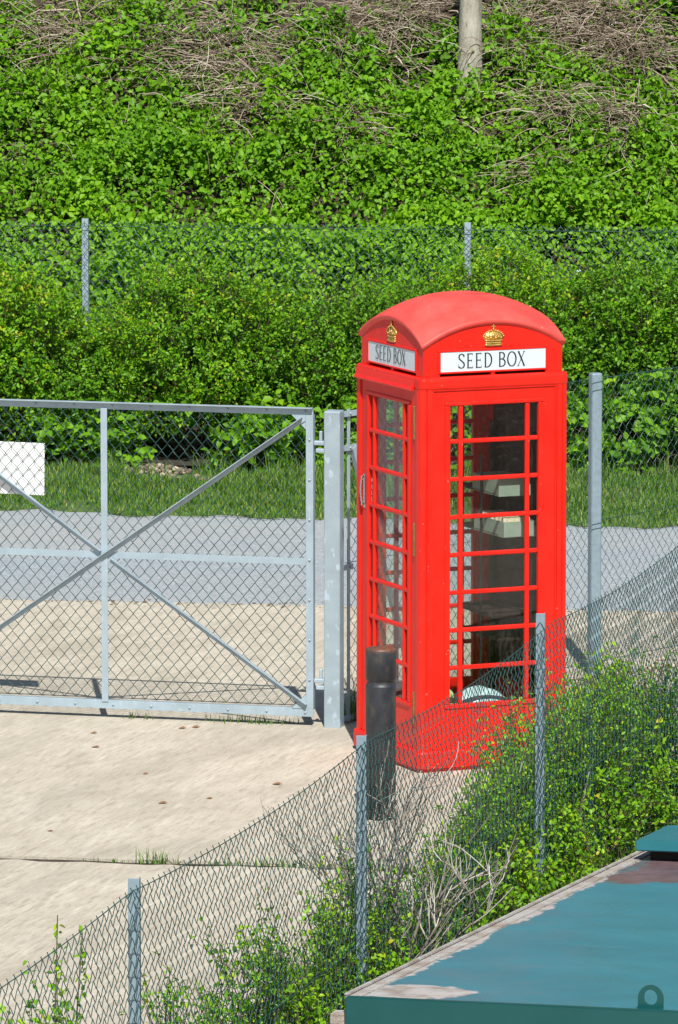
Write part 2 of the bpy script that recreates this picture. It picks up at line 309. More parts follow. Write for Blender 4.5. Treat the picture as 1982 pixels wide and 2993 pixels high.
def tube_arr(P, rad0, rad1, sides=3):
    """P (M,K,3) polylines -> verts, quad faces"""
    P = np.asarray(P, float); m, k, _ = P.shape
    t = np.zeros_like(P); t[:, 1:-1] = P[:, 2:] - P[:, :-2]; t[:, 0] = P[:, 1] - P[:, 0]; t[:, -1] = P[:, -1] - P[:, -2]; t = nz(t)
    ref = np.where(np.abs(t[..., 2:3]) > 0.9, np.array([1., 0, 0]), np.array([0, 0, 1.]))
    a = nz(np.cross(t, ref)); b = np.cross(t, a)
    r0 = np.broadcast_to(np.asarray(rad0, float), (m,))[:, None]; r1 = np.broadcast_to(np.asarray(rad1, float), (m,))[:, None]
    r = (r0 + (r1 - r0) * np.linspace(0, 1, k)[None, :])[..., None]
    V = np.stack([P + r * (a * math.cos(2 * math.pi * s / sides) + b * math.sin(2 * math.pi * s / sides)) for s in range(sides)], 2)
    idx = np.arange(m * k * sides).reshape(m, k, sides)
    F = []
    for s in range(sides):
        s2 = (s + 1) % sides
        F.append(np.stack([idx[:, :-1, s], idx[:, :-1, s2], idx[:, 1:, s2], idx[:, 1:, s]], -1).reshape(-1, 4))
    return V.reshape(-1, 3), np.concatenate(F)
def tubes(name, P, r0, r1, sides=3, smooth=False):
    v, f = tube_arr(P, r0, r1, sides); return np_mesh(name, v, f, smooth)
class VNoise:
    def __init__(s, seed, n=64): s.g = np.random.default_rng(seed).random((n, n)); s.n = n
    def __call__(s, x, y):
        x = np.asarray(x, float); y = np.asarray(y, float); xi = np.floor(x).astype(int); yi = np.floor(y).astype(int); fx = x - xi; fy = y - yi
        fx = fx * fx * (3 - 2 * fx); fy = fy * fy * (3 - 2 * fy); n = s.n; g = s.g
        a = g[xi % n, yi % n]; b = g[(xi + 1) % n, yi % n]; c = g[xi % n, (yi + 1) % n]; d = g[(xi + 1) % n, (yi + 1) % n]
        return (a * (1 - fx) + b * fx) * (1 - fy) + (c * (1 - fx) + d * fx) * fy

# ------------------------------------------------------------------ ground, road, slabs
def sheet(name, poly, z, mat, kind='structure'):
    bm = bmesh.new(); bm.faces.new([bm.verts.new((x, y, z)) for x, y in poly]); o = link(name, bm_mesh(name, bm), mat); return tag(o, kind=kind)
sheet('ground', [(-150, -60), (150, -60), (150, 51), (-150, 51)], -0.10, M['soil'])
def slab(name, poly, z0, z1, mat):
    bm = bmesh.new(); prism(bm, poly, z0, z1); return tag(link(name, bm_mesh(name, bm), mat), kind='structure')
# joint between the two slabs runs slightly down to the right
jl = lambda x: 31.70 - (x - 0) * 0.166
def wob(n, x0, x1, f, amp, seed):
    r = random.Random(seed); return [(x0 + (x1 - x0) * i / n, f(x0 + (x1 - x0) * i / n) + r.uniform(-amp, amp)) for i in range(n + 1)]
redge = lambda x: 41.17 - 0.13 * x
slab('concrete_apron', wob(200, -14, 9, lambda x: jl(x) + 0.05, 0.02, 1) + wob(160, 9, -14, redge, 0.03, 2), -0.16, 0.0, M['concrete'])
slab('concrete_forecourt', [(-14, 8), (9, 8)] + wob(200, 9, -14, lambda x: jl(x) - 0.04, 0.03, 3), -0.16, -0.004, M['concrete'])
sheet('joint_filler', [(-14, jl(-14) - .1), (9, jl(9) - .1), (9, jl(9) + .1), (-14, jl(-14) + .1)], -0.014, M['litter'])
farv = lambda x: 45.75 - 0.19 * x + 0.07 * math.sin(x * 5.1) + 0.05 * math.sin(x * 13) + .06 * math.sin(x * 2.3 + 1)
sheet('road', [(-60, redge(-60) - .4), (60, redge(60) - .4), (60, 47.5), (-60, 60)], -0.022, M['asphalt'])
bm = bmesh.new()
pa = [(x, farv(x)) for x in np.linspace(-9, 9, 260)]
A = [bm.verts.new((x, y + random.uniform(-.03, .03), -0.035)) for x, y in pa]; B = [bm.verts.new((x, y + .30, 0.03)) for x, y in pa]; Cc = [bm.verts.new((x, 52, 0.08)) for x, y in pa]
for a, b in ((A, B), (B, Cc)):
    for i in range(len(pa) - 1): bm.faces.new((a[i], a[i + 1], b[i + 1], b[i]))
tag(link('verge', bm_mesh('verge', bm), M['turf']), kind='structure')
sheet('hedge_bed', [(-9, 49.25), (9, 46.9), (9, 52), (-9, 52)], 0.086, M['litter'])

# bank behind the far fence
vn = VNoise(3); vn2 = VNoise(11)
def bank_z(x, y):
    t = np.maximum(np.asarray(y, float) - 51.25, 0)
    return 0.05 + t * 0.74 + 0.012 * t * t - 0.22 * np.exp(-t * 3) * 0 
xs = np.linspace(-14, 14, 150); ys = np.linspace(50.6, 70, 150)
X, Y = np.meshgrid(xs, ys); Z = bank_z(X, Y) + 0.10 * (vn(X * 1.7, Y * 1.7) - .5) + 0.05 * (vn2(X * 6, Y * 6) - .5)
idx = np.arange(150 * 150).reshape(150, 150)
tag(link('hillside', np_mesh('hillside', np.stack([X, Y, Z], -1).reshape(-1, 3), np.stack([idx[:-1, :-1], idx[:-1, 1:], idx[1:, 1:], idx[1:, :-1]], -1).reshape(-1, 4), True), M['litter']), kind='structure')

# ------------------------------------------------------------------ telephone box
TB = empty('telephone_box', (0.702, 35.19, 0), rad(23.5))
tag(TB, "red telephone kiosk with SEED BOX signs and gold crowns standing on the concrete", "telephone box")
# plinth
def rounded_sq(h, r, n=6):
    pts = []
    for cx, cy, a0 in ((1, 1, 0), (-1, 1, 90), (-1, -1, 180), (1, -1, 270)):
        for k in range(n + 1):
            a = rad(a0 + 90 * k / n); pts.append((cx * (h - r) + r * math.cos(a), cy * (h - r) + r * math.sin(a)))
    return pts
def loft(bm, rings, cap=True):
    vr = [[bm.verts.new((x, y, z)) for x, y in rounded_sq(h, r)] for h, r, z in rings]; n = len(vr[0])
    for a, b in zip(vr, vr[1:]):
        for i in range(n): bm.faces.new((a[i], a[(i + 1) % n], b[(i + 1) % n], b[i]))
    if cap: bm.faces.new(vr[0][::-1]); bm.faces.new(vr[-1])
bm = bmesh.new(); loft(bm, [(.462, .04, 0.0), (.462, .04, .022), (.480, .045, .024), (.480, .045, .108), (.476, .044, .118), (.468, .04, .1235)])
link('plinth', bm_mesh('plinth', bm), M['red'], TB)
# corner posts with a groove either side of the rounded arris
post_prof = [(.392, .392), (.464, .392), (.464, .420), (.457, .4245), (.464, .429)]
post_prof += [(.429 + .035 * math.cos(rad(a)), .429 + .035 * math.sin(rad(a))) for a in range(10, 90, 10)]
post_prof += [(.429, .464), (.4245, .457), (.420, .464), (.392, .464)]
bm = bmesh.new(); prism(bm, post_prof, .12, 2.2); pm = bm_mesh('corner_post', bm)
for k in range(4): link('corner_post', pm, M['red'], TB, rotz=k * math.pi / 2)
# cornice, ceiling, floor
bm = bmesh.new(); loft(bm, [(.464, .036, 2.192), (.467, .036, 2.200), (.467, .036, 2.240), (.464, .036, 2.254), (.455, .03, 2.260), (.40, .03, 2.2605)])
link('cornice', bm_mesh('cornice', bm), M['red'], TB)
link('floor_slab', boxmesh('floor_slab', (-.39, -.39, .1245), (.39, .39, .15)), M['slot'], TB)
# glazed panel (front = -y)
NB = [1.89 - .2165 * k for k in range(8)]
GT, GB, GU = 2.097, .385, .277
def panel_mesh():
    bm = bmesh.new(); F = -.455
    box(bm, (-.3915, F, .1245), (.3915, -.425, .362))                # kick plate
    box(bm, (-.3915, F, 2.112), (.3915, -.425, 2.191))               # head
    for s in (-1, 1):
        lo, hi = sorted((s * .302, s * .3915)); box(bm, (lo, F, .3622), (hi, -.425, 2.1118))
    for lo, hi in (((-.309, -.4635, 2.094), (.309, -.43, 2.117)), ((-.309, -.4635, .357), (.309, -.43, .3835)),
                   ((-.309, -.4632, .3836), (-.276, -.43, 2.0938)), ((.276, -.4632, .3836), (.309, -.43, 2.0938))): box(bm, lo, hi, .006)
    # raised bead round the recess
    for lo, hi in (((-.3912, -.462, 2.181), (.3912, -.45, 2.1918)), ((-.3912, -.4615, .13), (-.381, -.45, 2.1805)), ((.381, -.4615, .13), (.3912, -.45, 2.1805))): box(bm, lo, hi, .003)
    return bm_mesh('window', bm)
PAN = panel_mesh()
hb = boxmesh('hbar', (-.276, -.4585, -.0125), (.276, -.4315, .0125), .007); vb = boxmesh('vbar', (-.0135, -.4595, .3838), (.0135, -.432, 2.0937), .007)
us = [(-.276, -.2225), (-.1955, .1955), (.2225, .276)]
zs = [2.0937] + [z for z in NB[:7]] + [.3838]
pane_me = []
for a, b in us:
    pane_me.append(boxmesh('pane', (-(b - a) / 2, -.0025, -.094), ((b - a) / 2, .0025, .094)))
def panel(name, rotz, label=None):
    w = link(name, PAN, M['red'], TB, rotz=rotz)
    if label: w["label"] = label
    for z in NB[:7]: link('glazing_bar', hb, M['red'], w, (0, 0, z))
    for x in (-.209, .209): link('glazing_bar', vb, M['red'], w, (x, 0, 0))
    for r in range(8):
        zt, zb = zs[r] - (.0 if r == 0 else .0125), zs[r + 1] + (.0 if r == 7 else .0125)
        for (a, b), me in zip(us, pane_me):
            o = link('pane', me, M['glass'], w, ((a + b) / 2, -.4445, (zt + zb) / 2)); o.scale = (1, 1, (zt - zb) / .188)
            if a > -.27 and a < 0 or True: o.rotation_euler = (random.uniform(-.004, .004), 0, random.uniform(-.004, .004))
    return w
panel('window', 0); panel('window', math.pi)
door = panel('door', -math.pi / 2, "glazed red door with brass hinges and PULL lettering")
bp = link('back_panel', boxmesh('back_panel', (-.3915, -.455, .1245), (.3915, -.425, 2.191)), M['red'], TB, rotz=math.pi / 2)
link('notice_board', boxmesh('notice_board', (.385, -.385, .4), (.418, .385, 2.15)), M['wood'], TB)
# drip moulding above the door, hinges, handle, PULL letters
bm = bmesh.new(); prof = [(-.4642, 2.188), (-.484, 2.180), (-.487, 2.187), (-.476, 2.205), (-.469, 2.236), (-.4642, 2.24)]
va = [bm.verts.new((-.43, y, z)) for y, z in prof]; vb2 = [bm.verts.new((.375, y, z)) for y, z in prof]
bm.faces.new(va); bm.faces.new(vb2[::-1])
for i in range(len(prof)): bm.faces.new((va[(i + 1) % 6], va[i], vb2[i], vb2[(i + 1) % 6]))
link('drip_moulding', bm_mesh('drip_moulding', bm), M['red'], door)
for z in (2.0, 1.33, .36):
    bm = bmesh.new(); box(bm, (.366, -.468, z - .095), (.380, -.45, z + .095), .003); link('hinge', bm_mesh('hinge', bm), M['brass'], door)
bm = bmesh.new()
box(bm, (-.355, -.460, 1.43), (-.325, -.452, 1.63), .006)
for z in (1.45, 1.61): box(bm, (-.347, -.478, z - .006), (-.333, -.455, z + .008), .003)
for k in range(8):
    t = k / 7; box(bm, (-.350, -.477 - .008 * math.sin(math.pi * t), 1.44 + .02 + .145 * t - .013), (-.330, -.468 - .008 * math.sin(math.pi * t), 1.44 + .02 + .145 * t + .013), .005)
link('handle', bm_mesh('handle', bm), M['chrome'], door)

# ---- lettering by pen strokes
def pen(bm, pts, y, thick=.105, thin=.04, fixed=None):
    L, R_ = [], []
    for i, (x, z) in enumerate(pts):
        a = pts[max(0, i - 1)]; b = pts[min(len(pts) - 1, i + 1)]; d = Vector((b[0] - a[0], b[1] - a[1])).normalized()
        w = fixed if fixed else math.hypot(thick * d.y, thin * d.x); n = Vector((-d.y, d.x)) * w / 2
        L.append((x + n.x, z + n.y)); R_.append((x - n.x, z - n.y))
    for i in range(len(pts) - 1):
        vv = [bm.verts.new((q[0], y, q[1])) for q in (L[i], R_[i], R_[i + 1], L[i + 1])]
        f = bm.faces.new(vv); f.normal_update()
        if f.normal.y > 0: f.normal_flip()
def arc(cx, cz, rx, rz, a0, a1, n=14): return [(cx + rx * math.cos(rad(a0 + (a1 - a0) * k / n)), cz + rz * math.sin(rad(a0 + (a1 - a0) * k / n))) for k in range(n + 1)]
def glyph(ch):
    g = []
    if ch == 'S':
        s = [(.46, .80)] + arc(.27, .77, .19, .21, 25, 180, 12) + [(.10, .68), (.20, .57), (.33, .47), (.44, .36), (.475, .25)] + arc(.255, .23, .22, .21, 0, -150, 12)
        g += [(s, None), ([(.463, .93), (.452, .76)], .035), ([(.03, .08), (.045, .28)], .035)]
    if ch == 'E':
        g += [([(.09, 0), (.09, 1)], None), ([(.02, .98), (.44, .98)], None), ([(.05, .52), (.38, .52)], None), ([(.02, .02), (.45, .02)], None),
              ([(.43, 1), (.42, .87)], .03), ([(.44, 0), (.46, .14)], .03), ([(.37, .60), (.37, .44)], .03)]
    if ch == 'D':
        g += [([(.10, 0), (.10, 1)], None), ([(.03, .98), (.24, .98)] + arc(.22, .5, .34, .48, 90, -90, 18) + [(.24, .02), (.03, .02)], None)]
    if ch == 'B':
        g += [([(.09, 0), (.09, 1)], None), ([(.02, .98), (.2, .98)] + arc(.2, .75, .24, .23, 90, -90, 12) + [(.1, .52)], None),
              ([(.1, .53), (.22, .53)] + arc(.22, .275, .27, .255, 90, -90, 12) + [(.02, .02)], None)]
    if ch == 'O': g += [(arc(.35, .5, .31, .49, 0, 360, 28), None)]
    if ch == 'X':
        g += [([(.08, 1), (.52, 0)], .10), ([(.52, 1), (.06, 0)], .042), ([(0, .985), (.18, .985)], .03), ([(.42, .985), (.60, .985)], .03), ([(-.02, .015), (.15, .015)], .03), ([(.42, .015), (.60, .015)], .03)]
    if ch == 'P': g += [([(.12, 0), (.12, 1)], .15), ([(.1, .95), (.3, .95)] + arc(.3, .72, .2, .23, 90, -90, 8) + [(.1, .49)], .12)]
    if ch == 'U': g += [([(.1, 1), (.1, .3)] + arc(.3, .25, .2, .22, 180, 360, 8) + [(.5, 1)], .13)]
    if ch == 'L': g += [([(.12, 1), (.12, 0)], .15), ([(.1, .06), (.5, .06)], .13)]
    return g
def letter_mesh(ch, ox, oz, size, y):
    bm = bmesh.new()
    for k, (pts, fx) in enumerate(glyph(ch)):
        pen(bm, [(ox + x * size, oz + z * size) for x, z in pts], y - k * .00005, .105 * size, .045 * size, fx * size if fx else None)
    return bm_mesh('letter', bm)
u = .083
SB = [letter_mesh(c, -.222 + o * u, 2.3055, u, -.4405) for c, o in zip("SEEDBOX", (0, .67, 1.32, 1.97, 3.06, 3.71, 4.48))]
for i, c in enumerate("PULL"): link('letter', letter_mesh(c, -.2595, 1.585 - i * .036, .026, -.4478), M['pulltext'], door)
# ---- fascia walls with arched tops, signs, crowns, domed roof
RS = .95
ZC = 2.447 - math.sqrt(RS ** 2 - 2 * .455 ** 2)
dome = lambda x, y: ZC + math.sqrt(RS ** 2 - x * x - y * y)
def fascia_mesh():
    bm = bmesh.new(); W = .4338; n = 24
    top = [(W - 2 * W * i / n, dome(W - 2 * W * i / n, .44) - .03) for i in range(n + 1)]
    poly = [(-W, 2.2606), (-.331, 2.2606), (-.331, 2.276), (-.012, 2.276), (-.012, 2.2606), (.012, 2.2606), (.012, 2.276), (.331, 2.276), (.331, 2.2606), (W, 2.2606)] + top
    plate(bm, poly, -.434, -.405)
    for lo, hi in (((-.345, -.441, 2.399), (.345, -.43, 2.414)), ((-.345, -.441, 2.2765), (.345, -.43, 2.287)), ((-.345, -.4408, 2.2872), (-.328, -.43, 2.3988)), ((.328, -.4408, 2.2872), (.345, -.43, 2.3988))): box(bm, lo, hi, .003)
    bmesh.ops.triangulate(bm, faces=[f for f in bm.faces if len(f.verts) > 4])
    return bm_mesh('fascia', bm)
FAS = fascia_mesh(); SGN = boxmesh('sign_panel', (-.3278, -.4375, 2.2872), (.3278, -.432, 2.3988))
def crown_mesh():
    bm = bmesh.new(); cz = 2.425
    # base band, slightly bowed
    for z0, z1, w, d in ((0, .009, .052, .010), (.010, .024, .050, .007), (.025, .033, .053, .010)):
        n = 10; pts = [(-w + 2 * w * i / n, z0 - .004 * math.cos(math.pi * (i / n - .5)) + .003) for i in range(n + 1)]
        poly = pts + [(x, z + (z1 - z0)) for x, z in pts[::-1]]; plate(bm, [(x, cz + z) for x, z in poly], -.434 - d, -.43)
    # body behind the arches
    out = [(-.053, .034), (.053, .034)] + [(.066 * math.cos(rad(a)) * (1 - .12 * math.sin(rad(a))), .052 + .038 * math.sin(rad(a))) for a in range(0, 181, 12)]
    plate(bm, [(x, cz + z) for x, z in out], -.4375, -.43)
    def bead(x, z, r, d=.010):
        g = bmesh.ops.create_icosphere(bm, subdivisions=1, radius=r)['verts']
        for v in g: v.co = Vector((x + v.co.x, -.434 - d * .55 + v.co.y * .8, cz + z + v.co.z))
    for k in range(13):
        a = rad(8 + 164 * k / 12); bead(.064 * math.cos(a) * (1 - .1 * math.sin(a)), .050 + .040 * math.sin(a), .0052)
    for s in (-1, 1):
        for k in range(6): t = k / 5; bead(s * (.012 + .016 * math.sin(math.pi * t * .8)), .048 + .036 * t, .0045)
    for k in range(7): x = -.048 + .016 * k; bead(x, .040 + (.006 if k % 2 == 0 else .012), .0065)
    for k in range(9): bead(-.044 + .011 * k, .017, .0042)
    bead(0, .060, .010); bead(0, .098, .0075)
    box(bm, (-.003, -.443, cz + .102), (.003, -.435, cz + .122), .001); box(bm, (-.009, -.443, cz + .108), (.009, -.435, cz + .115), .001)
    return bm_mesh('crown', bm, True)
CRW = crown_mesh()
for k in (0, -1, 1, 2):
    f = link('fascia', FAS, M['red'], TB, rotz=k * math.pi / 2)
    s = link('sign_panel', SGN, M['signwhite'], f); link('crown_emblem', CRW, M['gold'], f)
    for me in SB: link('letter', me, M['ink'], f)
link('fascia_core', boxmesh('fascia_core', (-.40, -.40, 2.2612), (.40, .40, 2.40)), M['slot'], TB)
bm = bmesh.new(); n = 28; H = .455
def rgrid(off, h):
    return [[bm.verts.new((-h + 2 * h * i / n, -h + 2 * h * j / n, dome((-h + 2 * h * i / n) * .455 / h, (-h + 2 * h * j / n) * .455 / h) + off)) for i in range(n + 1)] for j in range(n + 1)]
layers = [rgrid(0, .443)]
per = lambda g: [g[0][i] for i in range(n)] + [g[j][n] for j in range(n)] + [g[n][n - i] for i in range(n)] + [g[n - j][0] for j in range(n)]
for j in range(n):
    for i in range(n):
        g = layers[0]; bm.faces.new((g[j][i], g[j][i + 1], g[j + 1][i + 1], g[j + 1][i]))
def ring(off, h):
    out = []
    for v in per(layers[0]):
        out.append(bm.verts.new((v.co.x * h / .443, v.co.y * h / .443, v.co.z + off)))
    return out
rr = [per(layers[0]), ring(-.004, .448), ring(-.011, .4505), ring(-.022, .4495), ring(-.029, .444), ring(-.036, .436), ring(-.036, .40)]
for a, b in zip(rr, rr[1:]):
    for i in range(len(a)): bm.faces.new((a[i], b[i], b[(i + 1) % len(a)], a[(i + 1) % len(a)]))
bmesh.ops.recalc_face_normals(bm, faces=bm.faces)
link('roof', bm_mesh('roof', bm, True), M['roof'], TB)

# ---- things inside the kiosk
def in_box(x, y, z): 
    c, s = math.cos(rad(23.5)), math.sin(rad(23.5)); return (0.702 + x * c - y * s, 35.19 + x * s + y * c, z)
sh = empty('shelf_rack', in_box(.25, .05, .15), rad(23.5)); tag(sh, "dark wooden shelf rack against the back board inside the red kiosk", "shelf")
for z in (1.30, 1.53, .83, .69): link('shelf', boxmesh('shelf', (-.12, -.28, z - .15), (.13, .28, z - .135), .002), M['wood'], sh)
for y in (-.29, .28): link('upright', boxmesh('upright', (.09, y, 0), (.13, y + .02, 1.75), .002), M['wood'], sh)
link('strap', boxmesh('strap', (-.126, -.07, .3), (-.1205, -.045, 1.6), .001), M['black_strap'], sh)
def seed_box(z, x0, x1, y0, y1, h, label, packets):
    b = empty('seed_box', in_box((x0 + x1) / 2, (y0 + y1) / 2, z), rad(23.5)); tag(b, label, "box", "seed boxes on the kiosk shelves")
    w, d = (x1 - x0) / 2, (y1 - y0) / 2; t = .006; bm = bmesh.new()
    for lo, hi in (((-w, -d, 0), (w, d, t)), ((-w, -d, t), (w, -d + t, h)), ((-w, d - t, t), (w, d, h)), ((-w, -d + t, t), (-w + t, d - t, h)), ((w - t, -d + t, t), (w, d - t, h))): box(bm, lo, hi)
    link('carton', bm_mesh('carton', bm), M['seedbox'], b)
    if packets:
        pk = boxmesh('packet', (-w + .015, -.002, .01), (w - .015, .002, h + .02))
        for k in range(9):
            o = link('packet', pk, M['packet'], b, (0, -d + .03 + k * (2 * d - .06) / 8, 0)); o.rotation_euler = (random.uniform(-.2, .2), 0, 0)
seed_box(1.5305, .13, .33, -.24, .12, .10, "pale green carton on the upper shelf inside the kiosk", False)
seed_box(1.3005, .13, .33, -.31, .10, .09, "pale green open carton of packets on the shelf below the upper carton", True)
def lump(name, c, r, mat, seed, sq=1.0):
    bm = bmesh.new(); bmesh.ops.create_icosphere(bm, subdivisions=4, radius=1); rnd = VNoise(seed)
    for v in bm.verts:
        k = 1 + .10 * (float(rnd(v.co.x * 3 + 9, v.co.y * 3 + v.co.z * 2 + 9)) - .5); v.co = Vector((v.co.x * r[0] * k, v.co.y * r[1] * k, max(v.co.z, -.6) * r[2] * k + .6 * r[2]))
    return link(name, bm_mesh(name, bm, True), mat, None, c, rad(23.5))
tag(lump('plastic_bag', in_box(.03, -.20, .15), (.19, .13, .175), M['bluebag'], 4), "pale blue domed plastic bundle on the kiosk floor behind the bottom panes", "bag")
tag(lump('cabbage', in_box(-.20, -.22, .15), (.09, .09, .18), M['cabbage'], 5), "pale green leafy cabbage on the kiosk floor left of the blue bundle", "cabbage")
tr = empty('tray', in_box(.2, -.02, .83), rad(23.5)); tag(tr, "dark wooden tray on the lower shelf inside the kiosk", "tray")
bm = bmesh.new(); box(bm, (-.11, -.25, .0005), (.1, .2, .012), .002); link('base', bm_mesh('base', bm), M['wood'], tr)
bm = bmesh.new()
for lo, hi in (((-.115, -.255, .0125), (-.108, .205, .03)), ((.098, -.255, .0125), (.105, .205, .03)), ((-.108, -.255, .0125), (.098, -.248, .03)), ((-.108, .198, .0125), (.098, .205, .03))): box(bm, lo, hi)
link('rim', bm_mesh('rim', bm), M['wood'], tr)

# ------------------------------------------------------------------ chain link
def chain_link(name, L, z0, z1, parent, w=.072, h=.086, r=.0019, sag=None, jit=0.0, seed=0, loc=None, rotz=None, barbs=True, mat='wire'):
    """mesh panel in local xz from x=0..L, woven of zig-zag wires"""
    rng = np.random.default_rng(seed); nw = int(L / (w / 2)); hh = h / 2; V, F, off = [], [], 0
    n = int((z1 - z0) / hh)
    for k in range(nw):
        j = np.arange(n + 1); side = (j + k) % 2
        x = (k + side) * (w / 2) + (side * 2 - 1) * r * .7; z = z1 - j * hh
        if sag is not None: z = z + sag(x)
        dp = .0035                                              # front and back strands of the flattened coil
        ya = np.where(j % 2 == 0, -dp, dp); inx = (1 - 2 * side) * .0045
        P = np.stack([np.stack([x + inx, -ya, z + .0055], -1), np.stack([x, ya * 0, z], -1), np.stack([x + inx, ya, z - .0055], -1)], 1).reshape(-1, 3)
        P = P[1:-1]
        if barbs: P = np.concatenate([P[:1] + np.array([[(-1 if side[0] else 1) * .004, .003, .008]]), P], 0)
        Q = P[None]
        V_, F_ = tube_arr(Q, r, r, 4); V.append(V_); F.append(F_ + off); off += len(V_)
    V = np.concatenate(V); 
    if jit:
        vx = VNoise(seed + 5); V[:, 1] += jit * (vx(V[:, 0] * 2.1 + 7, V[:, 2] * 2.1 + 7) - .5)
    o = link(name, np_mesh(name, V, np.concatenate(F)), M[mat], parent, loc, rotz); o["kind"] = "stuff"; return o
def wire_line(name, pts, r, parent, loc=None, rotz=None):
    return link(name, tubes(name, np.array([pts]), r, r, 6), M['wire'], parent, loc, rotz)
def angle_bar(bm, p0, p1, w, t, vdir, depth, flip=1):
    """L-section bar from p0 to p1 in the xz plane: face plate of width w centred on the line, flange of given depth behind one edge"""
    p0, p1 = Vector(p0), Vector(p1); d = (p1 - p0); L = d.length; d.normalize(); n = Vector((0, -1, 0)); s = d.cross(n)
    mt = Matrix(((d.x, -n.x, s.x, p0.x), (d.y, -n.y, s.y, p0.y), (d.z, -n.z, s.z, p0.z), (0, 0, 0, 1)))
    box(bm, (0, 0, -w / 2), (L, t, w / 2), .0012, mt)
    e = flip * (w / 2 - t / 2)
    if depth > 0: box(bm, (0.0005, t, e - t / 2), (L - .0005, depth, e + t / 2), 0, mt)
    else: box(bm, (0.0005, depth, e - t / 2), (L - .0005, 0, e + t / 2), 0, mt)

# ------------------------------------------------------------------ gate (local x runs from the hinge side to the left, y is away from the camera)
gate_dir = math.atan2(-.48, 1.9)
GT_ = empty('mesh_gate', (-.036, 36.17, 0), gate_dir); tag(GT_, "galvanised angle iron gate with crossed braces and green chain link infill", "gate")
S0, S1 = -2.67, -.12           # local x (negative = left)
MID = -1.41
def gpart(name, f):
    bm = bmesh.new(); f(bm); return link(name, bm_mesh(name, bm), M['galv'], GT_)
gpart('top_rail', lambda b: angle_bar(b, (S0, 0, 1.889), (S1, 0, 1.889), .045, .005, None, -.030, -1))
gpart('bottom_rail', lambda b: angle_bar(b, (S0, 0, .083), (S1, 0, .083), .05, .005, None, .045, -1))
gpart('stile', lambda b: angle_bar(b, (S1 - .023, -.0006, .1085), (S1 - .023, -.0006, 1.866), .045, .005, None, .045, 1))
gpart('stile', lambda b: angle_bar(b, (S0 + .023, -.0006, .1085), (S0 + .023, -.0006, 1.866), .045, .005, None, .045, -1))
gpart('mid_upright', lambda b: box(b, (MID - .020, -.006, .1), (MID + .020, -.001, 1.874), .001))
gpart('mid_rail', lambda b: box(b, (S0 + .05, .0, .970), (S1 - .046, .0028, 1.010), .0005))
gpart('brace', lambda b: angle_bar(b, (S0 + .05, -.0125, .14), (S1 - .055, -.0125, 1.845), .030, .005, None, -.028, -1))
gpart('brace', lambda b: angle_bar(b, (S0 + .05, -.012, 1.845), (MID - .025, -.012, 1.005), .030, .005, None, -.022, -1))
gpart('brace', lambda b: angle_bar(b, (MID + .035, -.012, .965), (S1 - .045, -.012, .125), .030, .005, None, -.022, -1))
for (x, z, sx, sz) in ((S1 - .046, 1.866, -1, -1), (S1 - .046, .108, -1, 1), (S0 + .046, 1.866, 1, -1), (S0 + .046, .108, 1, 1)):
    bm = bmesh.new(); p = [(x, z), (x + sx * .085, z), (x, z + sz * .085)]
    if sx * sz < 0: p = p[::-1]
    plate(bm, p, -.0042, .0008); link('gusset', bm_mesh('gusset', bm), M['galv'], GT_)
bm = bmesh.new(); lathe(bm, [(.0075, 0), (.0075, .004), (.005, .007)], 8); bolt = bm_mesh('bolt', bm, True)
for m_ in [bolt]:
    pass
for i in range(11):
    x = S0 + .12 + i * .238
    for z in (1.889, .083): o = link('bolt', bolt, M['galv'], GT_, (x, 0, z)); o.rotation_euler = (math.pi / 2, 0, 0)
for i in range(7):
    o = link('bolt', bolt, M['galv'], GT_, (S1 - .023, -.0008, .28 + i * .24)); o.rotation_euler = (math.pi / 2, 0, 0)
for z in (1.70, .275):
    bm = bmesh.new(); box(bm, (S1 + .001, .002, z - .014), (S1 + .07, .03, z + .014), .006); box(bm, (S1 + .032, .008, z + .012), (S1 + .052, .026, z + .072), .006)
    link('hinge_eye', bm_mesh('hinge_eye', bm), M['galv'], GT_)
chain_link('wire_mesh', S1 - S0 - .06, .085, 1.885, GT_, r=.0021, seed=1, loc=(S0 + .03, .009, 0), barbs=False)
sb = tag(link('sign_board', boxmesh('sign_board', (-.6, -.002, -.16), (0, .002, .155), .001), M['boardwhite'], None), "blank white board hung behind the gate mesh at the left edge", "sign")
gd = Vector((math.cos(gate_dir), math.sin(gate_dir), 0)); gn = Vector((-gd.y, gd.x, 0))
sb.location = Vector((-.036, 36.17, 1.493)) + gd * (-1.79) + gn * .024; sb.rotation_euler = (0, .012, gate_dir)
# gate post
GP = empty('gate_post', (-.030, 36.20, 0), rad(-15)); tag(GP, "square galvanised hinge post between the gate and the red kiosk", "post")
link('shaft', boxmesh('shaft', (-.05, -.05, -.1), (.05, .05, 1.895), .008), M['galvpost'], GP)
for z in (1.655, .235):
    bm = bmesh.new(); box(bm, (-.105, -.03, z - .013), (-.0501, .0, z + .013), .005); link('hinge_pin', bm_mesh('hinge_pin', bm), M['galv'], GP)

